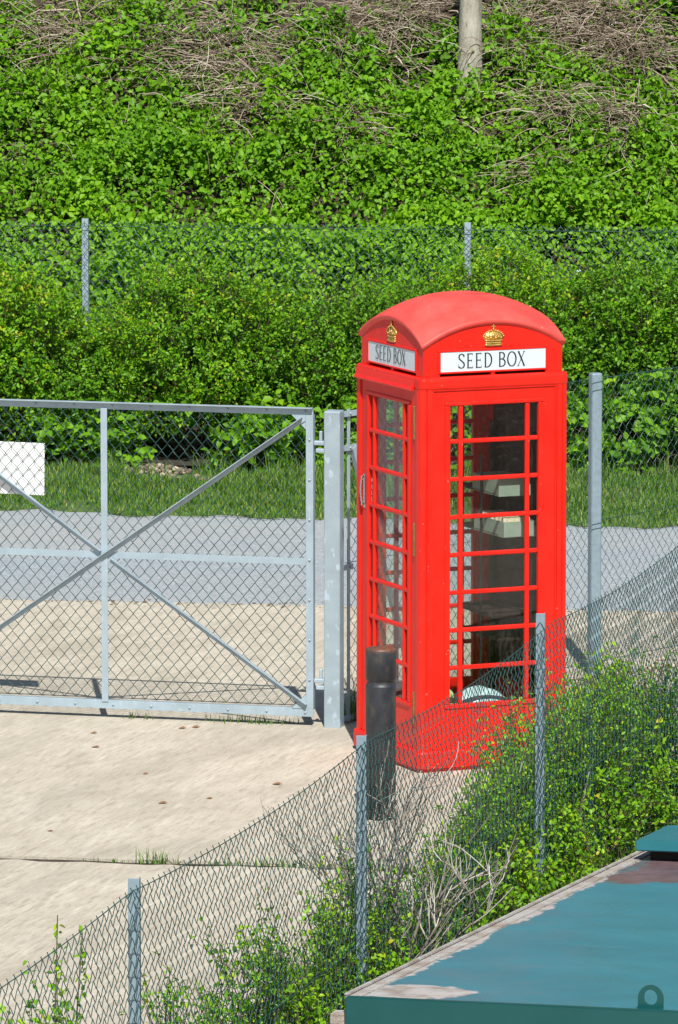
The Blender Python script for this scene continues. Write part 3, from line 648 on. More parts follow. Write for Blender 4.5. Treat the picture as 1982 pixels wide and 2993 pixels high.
# ------------------------------------------------------------------ boundary fence from the gate post past the right-hand post
fd = math.atan2(.778, .628)
BF = empty('boundary_fence', (-.036, 36.20, 0), fd); tag(BF, "tall green chain link fence running back behind the red kiosk", "fence")
chain_link('wire_mesh', 7.2, .03, 1.86, BF, r=.0020, seed=2, jit=.02, loc=(.19, .045, 0))
for z in (1.855, .96, .06): wire_line('line_wire', [(x, .047, z) for x in np.linspace(.17, 7.4, 12)], .0022, BF)
link('stretcher_bar', boxmesh('stretcher_bar', (.175, .028, .0), (.200, .036, 1.885), .002), M['galv'], BF)
for z in (1.86, 1.655, .94, .03):
    link('bracket', boxmesh('bracket', (.052, .012, z - .018), (.30 if z > 1.5 else .21, .0175, z + .018), .002), M['galv'], BF)
    for x in (.11, .18): o = link('bolt', bolt, M['galv'], BF, (x, .0122, z)); o.rotation_euler = (math.pi / 2, 0, 0)
bm = bmesh.new(); angle_bar(bm, (.215, .008, 1.655), (.85, .008, .04), .035, .004, None, .03, 1); link('raking_strut', bm_mesh('raking_strut', bm), M['galv'], BF)
RP = empty('fence_post', (1.60, 38.19, 0), rad(20)); tag(RP, "stout grey strainer post right of the kiosk with wires tied across it", "post")
bm = bmesh.new(); loft(bm, [(.036, .016, -.1), (.036, .016, 1.895), (.033, .014, 1.903), (.02, .01, 1.904)]); link('shaft', bm_mesh('shaft', bm), M['postpaint'], RP)
for z in (1.85, 1.80, .96, .93):
    link('tie_wire', tubes('tie_wire', np.array([[(-.041, -.0385, z - .006), (0, -.0385, z), (.039, -.0385, z + .006)]]), .0018, .0018, 5), M['wire'], RP)
for t, nm in ((5.3, "second"), ):
    o = empty('fence_post', (-.036 + t * .628 + .02, 36.2 + t * .778 - .02, 0), rad(20)); bm = bmesh.new(); loft(bm, [(.03, .012, -.1), (.03, .012, 1.9)]); link('shaft', bm_mesh('shaft', bm), M['postpaint'], o)
    tag(o, "grey post of the boundary fence farthest behind the kiosk, past the right edge", "post")

# ------------------------------------------------------------------ bollard
bm = bmesh.new(); lathe(bm, [(.083, -.05), (.083, .732), (.0825, .738), (.0765, .742), (.076, .757), (.0765, .768), (.0835, .772), (.0835, .93), (.081, .938), (.074, .942), (.03, .945)], 40)
me = bm_mesh('bollard', bm); 
for p in me.polygons: p.use_smooth = len(p.vertices) == 4
bo = link('bollard', me, M['bollard'], None, (.228, 33.15, 0)); tag(bo, "black painted cylindrical bollard with a rusty top in front of the kiosk", "bollard")

# ------------------------------------------------------------------ near fence
nfd = math.atan2(.967, .256); NF0 = Vector((.088, 25.127, 0))
NF = empty('front_fence', NF0, nfd); tag(NF, "green chain link fence slanting across the foreground beside the shrubs", "fence")
sagf = lambda x: -.035 * (1 - np.abs(((x + (-8 + 8.0 - 4.0)) / 3.4) % 1 * 2 - 1)) 
NX = -7.35
def nsag(x):
    a = (np.asarray(x) + NX) ; return -.045 * (1 - (((a - .02) / 3.42) % 1 * 2 - 1) ** 2)
chain_link('wire_mesh', 15.5, .02, 1.79, NF, r=.0018, seed=3, jit=.03, sag=nsag, loc=(NX, -.034, 0), w=.072, h=.086)
wire_line('line_wire', [(x, -.032, 1.785 + float(nsag(x - NX))) for x in np.linspace(NX, NX + 15.5, 90)], .002, NF)
wire_line('line_wire', [(x, -.032, .95) for x in np.linspace(NX, NX + 15.5, 20)], .002, NF)
POSTS = [(-3.27, 1.805, "grey angle iron fence post standing nearest the camera at lower left"), (0.0, 1.80, "grey angle iron fence post in front of the bollard"),
         (3.30, 1.84, "grey angle iron fence post overlapping the kiosk's right side"), (6.75, 1.82, "grey angle iron fence post behind the green container, past the right edge")]
for s, h, lab in POSTS:
    p = NF0 + Vector((.256, .967, 0)) * s
    o = empty('fence_post', (p.x + .004, p.y + .020, 0), rad(-4)); tag(o, lab, "post", "angle iron posts of the front fence")
    bm = bmesh.new(); box(bm, (-.021, -.003, -.2), (.021, .003, h), .001); box(bm, (.016, .003, -.2), (.021, .042, h - .002), .001); link('shaft', bm_mesh('shaft', bm), M['postpaint'], o)
    for z in (h - .045, .95):
        link('tie_wire', tubes('tie_wire', np.array([[(-.024, -.006, z - .03), (-.005, -.006, z), (.0, -.004, z + .005), (.006, -.006, z - .004), (.024, -.005, z - .04)]]), .0017, .0017, 5), M['wire'], o)

# ------------------------------------------------------------------ far fence along the foot of the bank
ffd = math.atan2(-.39, 3.165)
FF = empty('roadside_fence', (-2.108, 50.95, 0), ffd); tag(FF, "green chain link fence along the foot of the bramble bank", "fence")
chain_link('wire_mesh', 10.5, .05, 1.79, FF, r=.0025, seed=4, jit=.04, loc=(-3.6, -.03, 0), mat='wirepale')
wire_line('line_wire', [(x, -.03, 1.755) for x in np.linspace(-3.6, 6.9, 30)], .0024, FF)
for s, lab in ((-3.19, "pale grey post of the far fence, past the left edge"), (0, "pale grey post of the far fence above the gate, left of the kiosk"), (3.19, "pale grey post of the far fence rising behind the kiosk roof"), (6.38, "pale grey post of the far fence, past the right edge")):
    if abs(s) > 4: continue
    d = Vector((math.cos(ffd), math.sin(ffd), 0)); p = Vector((-2.108, 50.95, 0)) + d * s
    o = empty('fence_post', p, ffd); tag(o, lab, "post", "posts of the far fence")
    bm = bmesh.new(); box(bm, (-.026, 0, -.2), (.026, .006, 1.815), .001); box(bm, (.020, .006, -.2), (.026, .05, 1.813), .001); link('shaft', bm_mesh('shaft', bm), M['galv'], o)

# ------------------------------------------------------------------ green container
ca = rad(-16.1)
CT = empty('waste_container', (.033, 21.834, 0), ca); tag(CT, "teal painted steel waste container with worn sloping top", "container")
slope = math.atan2(.30, 4.55); CL, CW, CH = 4.75, 2.0, 1.40
zt = lambda y, x=0.0: CH - y * math.tan(slope) + .014 * x
def sloped(name, x0, x1, y0, y1, dz0, dz1, mat, bev=.004, parent=None, z_abs=None):
    bm = bmesh.new(); vs_ = box(bm, (x0, y0, 0), (x1, y1, 1), 0)
    for v in bm.verts: v.co.z = (zt(v.co.y, v.co.x) + dz1) if v.co.z > .5 else ((zt(v.co.y, v.co.x) + dz0) if z_abs is None else z_abs)
    if bev: bmesh.ops.bevel(bm, geom=list(bm.edges), offset=bev, segments=2, affect='EDGES')
    return link(name, bm_mesh(name, bm), mat, parent or CT)
sloped('body', .03, CW - .03, .02, CL - .02, 0, -.012, M['teal'], .004, z_abs=.18)
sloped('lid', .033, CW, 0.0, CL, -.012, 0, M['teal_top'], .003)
sloped('front_rim', -.004, CW + .004, -.03, -.0005, -.12, .006, M['teal'], .006)
# bare folded edge strip along the left side
sloped('edge_strip', -.012, .052, .0005, CL, -.06, .004, M['rim'], .003)
sloped('edge_lip', -.016, .004, .001, CL, .0045, .013, M['rim'], .003)
# lifting eye
bm = bmesh.new(); n = 20; ox, oz, R1, R2 = 0, .046, .046, .025
outer = [(.046, 0)] + [(R1 * math.cos(rad(a)), oz + R1 * math.sin(rad(a))) for a in np.linspace(0, 180, n)] + [(-.046, 0)]
inner = [(R2 * math.cos(rad(a)), oz + R2 * 1.15 * math.sin(rad(a))) for a in np.linspace(-60, 240, n)]
ring_o = [(.046, .0), ] + [(R1 * math.cos(rad(a)), oz + R1 * math.sin(rad(a))) for a in np.linspace(0, 180, n - 2)] + [(-.046, .0)]
ang = np.linspace(-90, 270, 33)
def outpt(a):
    c, s = math.cos(rad(a)), math.sin(rad(a))
    if s >= 0: return (R1 * c, oz + R1 * s)
    k = min(R1 / max(abs(c), 1e-6), oz / abs(s)); return (c * k, oz + s * k)
for y0, y1 in ((-.006, .006),):
    vo = [[bm.verts.new((outpt(a)[0], y, outpt(a)[1])) for a in ang[:-1]] for y in (y0, y1)]
    vi = [[bm.verts.new((R2 * math.cos(rad(a)), y, oz + .002 + R2 * 1.12 * math.sin(rad(a)))) for a in ang[:-1]] for y in (y0, y1)]
    N_ = 32
    for i in range(N_):
        j = (i + 1) % N_
        bm.faces.new((vo[0][i], vo[0][j], vi[0][j], vi[0][i])); bm.faces.new((vo[1][j], vo[1][i], vi[1][i], vi[1][j]))
        bm.faces.new((vo[0][j], vo[0][i], vo[1][i], vo[1][j])); bm.faces.new((vi[0][i], vi[0][j], vi[1][j], vi[1][i]))
bmesh.ops.recalc_face_normals(bm, faces=bm.faces)
link('lifting_eye', bm_mesh('lifting_eye', bm), M['teal'], CT, (1.115, .028, CH + .010))
# raised hatch at the far end
hb_ = sloped('hatch', -.0 + .04, CW, 4.32, 4.92, .045, .092, M['teal_hatch'], .005)
sloped('hatch_seat', .09, CW - .05, 4.39, 4.73, .0005, .0445, M['slot'], 0)
bm = bmesh.new(); box(bm, (-.075, .02, 1.29), (-.0125, .09, 1.33), .004); box(bm, (-.06, .03, 1.25), (-.02, .05, 1.2895), .004); link('side_lug', bm_mesh('side_lug', bm), M['rim'], CT)
for x in (.1, 1.7):
    for y in (.3, 4.2): link('foot', boxmesh('foot', (x, y, -.004), (x + .2, y + .2, .1795), .004), M['teal'], CT)

# ------------------------------------------------------------------ bramble bank
rng = np.random.default_rng(21)
def rnd_unit(n): return nz(rng.normal(size=(n, 3)))
def bramble_top(x, y): return bank_z(x, y) + 0.12 + 0.44 * (vn(x * 1.5 + 3, y * 2.0) ** 1.2) + .34 * vn2(x * 3.3, y * 3.6) ** 1.5 
N = 215000
x = rng.uniform(-4.7, 4.7, N); y = 51.15 + 5.6 * rng.random(N) ** 1.0
hcov = (y - 51.2) / 4.3                                   # 0 at the fence, 1 at the top of the view
bare = vn(x * .9 + 30, y * 1.1 + 5) * .62 + vn2(x * 2.3, y * 2.6) * .38
keep = rng.random(N) < np.clip(1.30 - np.clip((hcov - .70) * 2.2, 0, 1.3) * 0.60 - np.clip((bare - .53) * 9, 0, 1) * np.clip((hcov - .62) * 3.2, 0, 1) * .95, 0.08, 1)
keep &= ~((np.abs(x - 1.17) < .17) & (y > 54.3) & (y < 54.75) & (rng.random(N) < .93))
x, y = x[keep], y[keep]; n = len(x)
e = .05; gx = (bramble_top(x + e, y) - bramble_top(x - e, y)) / (2 * e); gy_ = (bramble_top(x, y + e) - bramble_top(x, y - e)) / (2 * e)
sn = nz(np.stack([-gx, -gy_, np.ones(n)], -1))
depth = rng.random(n) ** 1.3 * .40
P = np.stack([x, y, bramble_top(x, y)], -1) - sn * depth[:, None]
nr = nz(sn * .55 + np.array([0, -.25, .55]) + rnd_unit(n) * .55); ax = nz(rnd_unit(n) + np.array([0, -.5, -.25]))
tag(link('bramble_thicket', leaf_mesh('bramble_thicket', P, ax, nr, rng.uniform(.03, .055, n) * rng.choice([1, 1.25, 1.7], n, p=[.55, .3, .15]), .66, tint=.12 + .45 * vn2(x * 1.3 + 11, y * 1.5) + .30 * rng.random(n) + .30 * np.clip(.75 - hcov[keep], 0, .6)), M['bramble']), "leafy green brambles smothering the bank", "brambles", kind='stuff')  # tint falls up the bank: shade of its upper lumps painted into the leaves
# stems
def arcs(n, base, length, up, spread, K=7, seed=0, droop=.55):
    r = np.random.default_rng(seed); d = nz(r.normal(size=(n, 3)) * np.array([1, .8, .25]) * spread + np.array([0, -.15, up])); L = length * r.uniform(.5, 1.3, n)
    t = np.linspace(0, 1, K); P = base[:, None, :] + d[:, None, :] * (L[:, None] * t)[..., None]
    P[..., 2] -= (L[:, None] * droop * t ** 2.2); P += np.cumsum(r.normal(size=P.shape) * .012, 1); return P
n = 1900; x = rng.uniform(-4.7, 4.7, n); y = 53.2 + 3.4 * rng.random(n) ** .6
b = np.stack([x, y, bank_z(x, y) + .12], -1)
P1 = arcs(n, b, .75, .75, 1.0, 7, 5)
tag(link('dead_stems', tubes('dead_stems', P1, rng.uniform(.003, .007, n), .002), M['deadstem']), "tangle of dead brown bramble stems on the upper bank", "dead stems", kind='stuff')
# extra heaps of straw-coloured stems where the photograph shows them bare
hp = [(-2.3, 54.9, .7), (-1.0, 54.6, .6), (-.75, 54.1, .25), (.05, 54.7, .45), (.1, 53.9, .2), (1.95, 54.1, .25), (2.45, 53.9, .25), (2.2, 55.1, .6), (.6, 55.0, .4), (1.75, 53.45, .12), (2.6, 54.7, .45), (1.6, 54.7, .3)]
bb = []
for hx, hy, hr in hp:
    m = int(420 * hr / .5); q = rng.normal(size=(m, 2)) * hr * .5; bb.append(np.stack([hx + q[:, 0], hy + q[:, 1] * .7, bank_z(0, hy + q[:, 1] * .7) + .12 + rng.random(m) * .32], -1))
bb = np.concatenate(bb); n = len(bb)
tag(link('dead_stems', tubes('dead_stems', arcs(n, bb, .46, .2, 1.2, 6, 6, .22), rng.uniform(.0025, .005, n) * rng.choice([1, 1.6, 2.6], n, p=[.6, .3, .1]), .0022), M['deadstem']), "bare straw coloured heaps of cut stems among the brambles", "dead stems", kind='stuff')

# tree on the bank
TR = empty('tree', (1.15, 54.55, 2.4), 0); tag(TR, "grey barked tree trunk rising from the top of the bank behind the kiosk", "tree")
bm = bmesh.new(); K = 26; seg = 20; rings = []
for k in range(K):
    t = k / (K - 1); z = -.2 + 8.2 * t; r = .102 * (1 - .55 * t) + .05 * math.exp(-z * 2.2 - .4)
    rings.append([bm.verts.new(((r * (1 + .07 * math.sin(3 * a + z) + .04 * math.sin(5 * a + z * 7))) * math.cos(a) - .01 * z + .02 * math.sin(z * 1.3), r * math.sin(a), z)) for a in [2 * math.pi * s / seg for s in range(seg)]])
for a, b in zip(rings, rings[1:]):
    for s in range(seg): bm.faces.new((a[s], a[(s + 1) % seg], b[(s + 1) % seg], b[s]))
link('trunk', bm_mesh('trunk', bm, True), M['bark'], TR)
nb = 26; zz = rng.uniform(4.2, 7.9, nb); b = np.stack([-.01 * zz, np.zeros(nb), zz], -1); br = arcs(nb, b, 2.2, .9, 1.1, 9, 9); br[..., 2] += .5 * np.linspace(0, 1, 9)[None]
link('limbs', tubes('limbs', br, .035, .008, 6), M['bark'], TR)
tip = br[:, 3:].reshape(-1, 3); n = 9000; k = rng.integers(0, len(tip), n); P = tip[k] + rng.normal(size=(n, 3)) * .32
link('crown', leaf_mesh('crown', P, rnd_unit(n), rnd_unit(n) + np.array([0, 0, .8]), rng.uniform(.05, .09, n)), M['bramble'], TR)
ST = empty('sapling', (-1.75, 55.15, 2.95)); tag(ST, "slender bare sapling at the top of the bank on the left", "sapling")
link('trunk', tubes('trunk', np.array([[(0, 0, -.2), (.01, 0, .3), (-.02, 0, .8), (.02, 0, 1.6), (.0, .05, 3)], [(.09, 0, -.2), (.10, 0, .3), (.15, 0, .8), (.14, 0, 1.6), (.2, .05, 2.6)]]), .028, .012, 8, True), M['bark'], ST)
n = 500; link('crown', leaf_mesh('crown', np.array([0, 0, 2.3]) + rng.normal(size=(n, 3)) * np.array([.4, .4, .5]), rnd_unit(n), rnd_unit(n) + np.array([0, 0, .8]), rng.uniform(.04, .07, n)), M['bramble'], ST)

# ------------------------------------------------------------------ hedge shrubs in front of the far fence
def shrub(name, label, cat, cx, cy, rx, ry, h, sprays, per, leaf, mat, seed, group, low=.25, stems=40, zb=.03, lump_=1.0):
    r = np.random.default_rng(seed); root = empty(name, (cx, cy, zb)); tag(root, label, cat, group)
    nz_ = VNoise(seed + 40)
    # spray origins: mostly in an outer shell of a lumpy ellipsoid
    th = r.uniform(0, 2 * math.pi, sprays); ph = np.arcsin(r.uniform(-.72, 1, sprays)); rr_ = (1 - r.random(sprays) ** 2.2 * .62)
    lumpy = .50 + .36 * nz_(th * 2.2 + 3, ph * 3.0 + 9) ** lump_ + .26 * nz_(th * 5.1 + 13, ph * 6.0 + 19)
    d = np.stack([np.cos(th) * np.cos(ph), np.sin(th) * np.cos(ph), np.sin(ph)], -1)
    h = h - .12; c0 = h * .44; S = d * (rr_ * lumpy)[:, None] * np.array([rx, ry, h * .56]); S[:, 2] += c0; S = S[S[:, 2] > low * .3]; d = d[: len(S)] if False else nz(S - np.array([0, 0, c0]))
    m = len(S); ax = nz(d * .6 + np.array([0, -.1, .75]) + r.normal(size=(m, 3)) * .45); L = r.uniform(.08, .20, m) * np.where(r.random(m) < .12, 1.8, 1.0); tn = np.clip(.42 + r.normal(size=m) * .16 + .22 * (S[:, 2] / h - .5) + .25 * (nz_(S[:, 0] * 3 + 20, S[:, 2] * 3 + 20) - .5), 0, 1)
    t = r.random((m, per)); P = S[:, None] + ax[:, None] * (L[:, None] * t)[..., None] + r.normal(size=(m, per, 3)) * .012
    sd = nz(r.normal(size=(m, per, 3))); la = nz(ax[:, None] * .5 + sd); nr = nz(d[:, None] * .5 + np.array([0, -.15, .65]) + nz(r.normal(size=(m, per, 3))) * .6)
    sz = leaf * r.uniform(.6, 1.25, (m, per))
    link('crown', leaf_mesh('crown', P.reshape(-1, 3), la.reshape(-1, 3), nr.reshape(-1, 3), sz.ravel(), .62, tint=np.where((r.random((m, 1)) < .06) & (S[:, 2:3] > h * .6) & (t > .6), 1.0, tn[:, None] + r.normal(size=(m, per)) * .06 + .12 * (t - .5)).ravel()), mat, root)
    # branches from the ground and the twig of every spray
    bs = np.stack([r.uniform(-rx * .5, rx * .5, stems), r.uniform(-ry * .4, ry * .4, stems), np.zeros(stems)], -1); tgt = S[r.integers(0, m, stems)]
    K = 6; tt = np.linspace(0, 1, K)[None, :, None]; B = bs[:, None] * (1 - tt) + tgt[:, None] * tt + r.normal(size=(stems, K, 3)) * .02; B[:, 0, 2] = -.02
    v1, f1 = tube_arr(B, .009, .004, 4); tw = np.stack([S - ax * .08, S + ax * L[:, None]], 1); v2, f2 = tube_arr(tw, .0022, .0012, 3)
    link('branches', np_mesh('branches', np.concatenate([v1, v2]), np.concatenate([f1, f2 + len(v1)])), M['stem'], root)
    return root
HG = "shrubs of the roadside hedge"
shrub('hedge_shrub', "bright green hedge shrub at the far left before the far fence", "shrub", -2.75, 49.02, .95, .85, 1.74, 3000, 12, .036, M['hedgeyellow'], 101, HG)
shrub('hedge_shrub', "low dark green hedge shrub under the left post of the far fence", "shrub", -1.95, 49.05, .80, .85, 1.14, 2500, 12, .032, M['hawthorn'], 102, HG)
shrub('hedge_shrub', "yellow tipped hedge shrub right of the left far fence post", "shrub", -1.12, 49.0, .95, .85, 1.76, 3100, 12, .034, M['hedgeyellow'], 103, HG)
shrub('hedge_shrub', "mid green hedge shrub midway between the two far fence posts", "shrub", -.25, 49.02, .85, .85, 1.46, 2700, 12, .032, M['hawthorn'], 104, HG)
shrub('hedge_shrub', "tall green hedge shrub left behind the kiosk roof", "shrub", .50, 49.0, .85, .85, 1.60, 2500, 12, .032, M['hawthorn'], 105, HG)
shrub('hedge_shrub', "tall yellow tipped hedge shrub behind the right of the kiosk roof", "shrub", 1.35, 48.95, .95, .85, 1.84, 2800, 12, .034, M['hedgeyellow'], 106, HG)
shrub('hedge_shrub', "broad green hedge shrub at the right edge before the far fence", "shrub", 2.40, 48.85, 1.02, .85, 1.76, 3000, 12, .036, M['hawthorn'], 107, HG)
shrub('hedge_shrub', "hedge shrub continuing past the left edge of the view", "shrub", -3.9, 49.1, .9, .85, 1.6, 2000, 12, .036, M['hawthorn'], 111, HG)
shrub('hedge_shrub', "hedge shrub continuing past the right edge of the view", "shrub", 3.7, 48.8, .9, .85, 1.7, 2000, 12, .036, M['hedgeyellow'], 112, HG)
shrub('bramble_bush', "large leaved low bramble bush at the verge right of the kiosk", "bush", 2.35, 48.15, .95, .40, .80, 420, 9, .075, M['bramble'], 108, "low bramble bushes at the hedge foot")
shrub('bramble_bush', "low bramble bush at the verge seen through the gate's right half", "bush", -.55, 48.25, .42, .32, .62, 130, 9, .075, M['bramble'], 109, "low bramble bushes at the hedge foot")
shrub('bramble_bush', "low bramble bush at the verge seen beside the white board", "bush", -2.1, 48.55, .40, .30, .60, 110, 9, .075, M['bramble'], 110, "low bramble bushes at the hedge foot")
# brambles hanging out under the hedge: three leaflets to a leaf
n = 1200; x = rng.uniform(-4.3, 4.3, n); zf = rng.random(n); clump = vn2(x * 2.2 + 7, zf * 3.0); k = clump > .50; x, zf = x[k], zf[k]; n = len(x)
c = np.stack([x, 47.98 - .12 * x + rng.random(n) * .55 - .12 * (zf < .2), .05 + zf * .55], -1)
P, A_, N_ = [], [], []
for j in range(3):
    a = nz(np.stack([np.array([-.8, 0, .8][j]) + rng.normal(size=n) * .25, -.35 + rng.normal(size=n) * .3, np.array([0, -.45, 0][j]) + .15 + rng.normal(size=n) * .25], -1)); P.append(c); A_.append(a); N_.append(nz(np.array([0, -.5, .75]) + rng.normal(size=(n, 3)) * .35))
tag(link('bramble_fringe', leaf_mesh('bramble_fringe', np.concatenate(P), np.concatenate(A_), np.concatenate(N_), rng.uniform(.05, .095, 3 * n), .72), M['bramble']), "large bramble leaves hanging out below the roadside hedge", "brambles", kind='stuff')
n = 120; b = np.stack([rng.uniform(-3, 3, n), rng.uniform(49.0, 49.6, n), np.full(n, .05)], -1)
tag(link('hedge_bottom_stems', tubes('hedge_bottom_stems', arcs(n, b, .8, .9, .8, 7, 31), .005, .0025, 4), M['stem']), "bare dark stems in the shade at the foot of the hedge", "stems", kind='stuff')

# ------------------------------------------------------------------ grass
def grass(name, label, x, y, z, hgt, lean, seed, mat=None, w=.006):
    r = np.random.default_rng(seed); n = len(x); a = r.uniform(0, 2 * math.pi, n); dx, dy = np.cos(a), np.sin(a); b = np.stack([x, y, z], -1); s = np.stack([-dy, dx, np.zeros(n)], -1) * w / 2 * r.uniform(.6, 1.4, n)[:, None]
    ln = (lean * r.random(n) * hgt)[:, None] * np.stack([dx, dy, np.zeros(n)], -1); up = np.stack([np.zeros(n), np.zeros(n), hgt], -1)
    V = np.stack([b - s, b + s, b + up * .6 + ln * .4 + s * .7, b + up * .6 + ln * .4 - s * .7, b + up + ln + s * .1, b + up + ln - s * .1], 1).reshape(-1, 3); i = (np.arange(n) * 6)[:, None]
    F = np.concatenate([i + np.array([[0, 1, 2, 3]]), i + np.array([[3, 2, 4, 5]])]); return tag(link(name, np_mesh(name, V, F), mat or M['grass']), label, "grass", kind='stuff')
n = 120000; x = rng.uniform(-4.4, 4.4, n); f0 = np.array([farv(v) for v in x]); t = rng.random(n); y = f0 - .06 + t * 2.25
pat = vn(x * 1.8, y * 1.8); pat = .55 * pat + .45 * vn2(x * 4.1, y * 3.1); kk = (rng.random(n) < np.clip((pat - .22) * 2.6, .05, 1)) & ~((np.hypot((x + 1.45) / .32, (y - 48.0) / .42) < 1) & (rng.random(n) < .9)); x, y, t, pat = x[kk], y[kk], t[kk], pat[kk]
grass('verge_grass', "rough green grass verge between the road and the hedge", x, y, np.minimum(.0 + t * .15, .045), (.025 + .055 * np.clip(t * 1.2, 0, 1) + .10 * np.clip((t - .85) * 6, 0, 1) * (rng.random(len(x)) < .35)) * rng.uniform(.4, 1.5, len(x)) * (.35 + 1.3 * pat), .9, 51, w=.008)
# rubble heap on the verge
bm = bmesh.new(); rr2 = random.Random(5)
for k in range(150):
    g = bmesh.ops.create_icosphere(bm, subdivisions=1, radius=1)['verts']; s = rr2.uniform(.012, .035); px, py = rr2.gauss(-1.45, .15), rr2.gauss(48.05, .18); dd = math.hypot((px + 1.45) / .3, (py - 48.05) / .36)
    for v in g: v.co = Vector((px + v.co.x * s * rr2.uniform(.8, 1.3), py + v.co.y * s, .05 + max(0, .06 * (1 - dd)) + v.co.z * s * rr2.uniform(.5, .9)))
tag(link('rubble', bm_mesh('rubble', bm), M['stone']), "small heap of stones and spoil on the grass verge seen through the gate", "rubble", kind='stuff')
# grass along the slab joint, under the gate and at the gate post
xs_, ys_, hs_ = [], [], []
for cx, cnt, sp, hh in ((-.96, 70, .055, .07), (-.35, 60, .12, .05), (.0, 90, .14, .055), (.25, 80, .12, .05), (-.6, 30, .1, .03), (.55, 80, .2, .06), (-1.2, 25, .15, .02)):
    xx = rng.normal(cx, sp, cnt); xs_.append(xx); ys_.append(jl(xx) + rng.normal(0, .018, cnt)); hs_.append(hh * rng.uniform(.4, 1.3, cnt))
for cx, cy, cnt, sp, hh in ((-.62, 36.36, 60, .10, .05), (-1.2, 36.50, 35, .05, .04), (-.4, 36.3, 50, .08, .045), (-.7, 36.75, 20, .03, .07), (.08, 36.42, 70, .05, .16), (.10, 36.5, 30, .04, .3)):
    xs_.append(rng.normal(cx, sp, cnt)); ys_.append(rng.normal(cy, .03, cnt)); hs_.append(hh * rng.uniform(.4, 1.3, cnt))
x, y, h_ = (np.concatenate(v) for v in (xs_, ys_, hs_))
grass('joint_weeds', "tufts of grass growing in the slab joint and under the gate", x, y, np.full(len(x), -.006), h_, .9, 52, w=.006)

# ------------------------------------------------------------------ shrubs and grass along the near fence
def nf(s, off): return NF0.x + .256 * s - .967 * off, NF0.y + .967 * s + .256 * off
sheet('planting_strip', [nf(-2.9, -1.6), nf(9, -1.6), nf(9, .9), nf(8.2, 1.0), nf(7.0, .95), nf(6, .75), nf(4.6, .70), nf(3.2, .62), nf(1.8, .45), nf(.2, .40), nf(-2.9, .28)], .006, M['soil'])
NG = "shrubs growing along the front fence"
def nshrub(lab, s, off, rx, ry, h, sprays, seed, leaf=.026, mat='nearshrub', low=.2):
    px, py = nf(s, off); return shrub('fence_shrub', lab, "shrub", px, py, rx, ry, h, int(sprays * .9), 10, leaf, M[mat], seed, NG, low=low, stems=26, lump_=1.1)
nshrub("low straggling shrub right of the nearest fence post", -2.05, .18, .30, .62, 1.22, 420, 201)
nshrub("bright green shrub against the fence left of the middle post", -.95, .16, .30, .55, 1.30, 620, 202)
nshrub("small shrub at the foot of the middle fence post", -.05, .14, .26, .42, 1.02, 520, 203)
nshrub("leafy shrub just right of the middle post below the bollard", .42, .14, .27, .48, 1.27, 640, 204)
nshrub("green shrub between the bare twigs and the right fence post", 2.0, .12, .26, .42, 1.02, 460, 205)
nshrub("dense shrub hiding the kiosk's lower right corner", 2.75, .15, .32, .55, 1.14, 900, 206)
nshrub("dense shrub just right of the fence post by the kiosk", 3.75, .2, .36, .60, 1.18, 1050, 207)
nshrub("dense dark shrub above the green container's long edge", 4.75, .25, .42, .62, 1.26, 1400, 208)
nshrub("leafy shrub below the strainer post at the right", 5.75, .30, .45, .62, 1.24, 1400, 209)
nshrub("shrub at the right edge above the container hatch", 6.8, .30, .5, .65, 1.2, 1500, 210)
nshrub("low bush behind the green container at lower right", 3.3, -.35, .35, .8, .75, 900, 211)
# straggly sapling at lower left and bare twiggy bush
nshrub("thin leggy bush poking through the fence at lower left", -4.02, .08, .15, .26, 1.68, 300, 212, leaf=.034)
for q, (ds, hh, lean) in enumerate(((-.03, 1.82, .02), (.16, 1.72, .05))):
    px, py = nf(-4.02 + ds, .06); o = empty('leggy_shoot', (px, py, 0)); tag(o, ("taller", "shorter")[q] + " thin shoot rising above the front fence at lower left", "shoot")
    pts = np.array([(0, 0, .0), (.01, 0, hh * .5), (lean * .5, 0, hh * .8), (lean, 0, hh)]); link('stem', tubes('stem', pts[None], .004, .002, 5), M['stem'], o)
    m = 85; t_ = rng.uniform(.55, 1, m); P = np.stack([lean * (t_ - .5) * 2, np.zeros(m), hh * t_], -1) + rng.normal(size=(m, 3)) * np.array([.045, .045, .02]) * ((1.02 - t_) * 2.4)[:, None]
    link('leaves', leaf_mesh('leaves', P, nz(rng.normal(size=(m, 3)) + np.array([0, 0, .8])), nz(rng.normal(size=(m, 3)) * .5 + np.array([0, -.3, .7])), rng.uniform(.014, .036, m), .6, tint=rng.uniform(.1, .9, m)), M['nearshrub'], o)
tx, ty = nf(1.12, .0); TW = empty('bare_bush', (tx, ty, 0)); tag(TW, "bare pale twiggy bush right of the middle fence post", "bush")
segs = []
def grow(p, d, L, depth):
    K = 5; pts = [p]; dd = Vector(d)
    for k in range(K - 1):
        dd = (dd + Vector((random.gauss(0, .16), random.gauss(0, .16), random.gauss(.03, .12)))).normalized(); pts.append(pts[-1] + dd * L / (K - 1))
    segs.append((depth, pts))
    if depth < 4:
        for k in range(3 if depth < 3 else 2):
            a = pts[random.randint(1, K - 1)]; grow(a, (dd + Vector((random.gauss(0, .42), random.gauss(0, .42), random.gauss(0.3, .3)))).normalized(), L * random.uniform(.55, .8), depth + 1)
for k in range(6): grow(Vector((random.gauss(0, .06), random.gauss(0, .08), .30)), Vector((random.gauss(-.05, .16), random.gauss(0, .2), 1)).normalized(), .60, 0)
allv, allf, off = [], [], 0
for dpt in range(5):
    PP = np.array([[tuple(v) for v in pts] for d_, pts in segs if d_ == dpt]); v, f = tube_arr(PP, (.010, .0058, .004, .0027, .002)[dpt], (.0065, .004, .0028, .002, .0013)[dpt], 5); allv.append(v); allf.append(f + off); off += len(v)
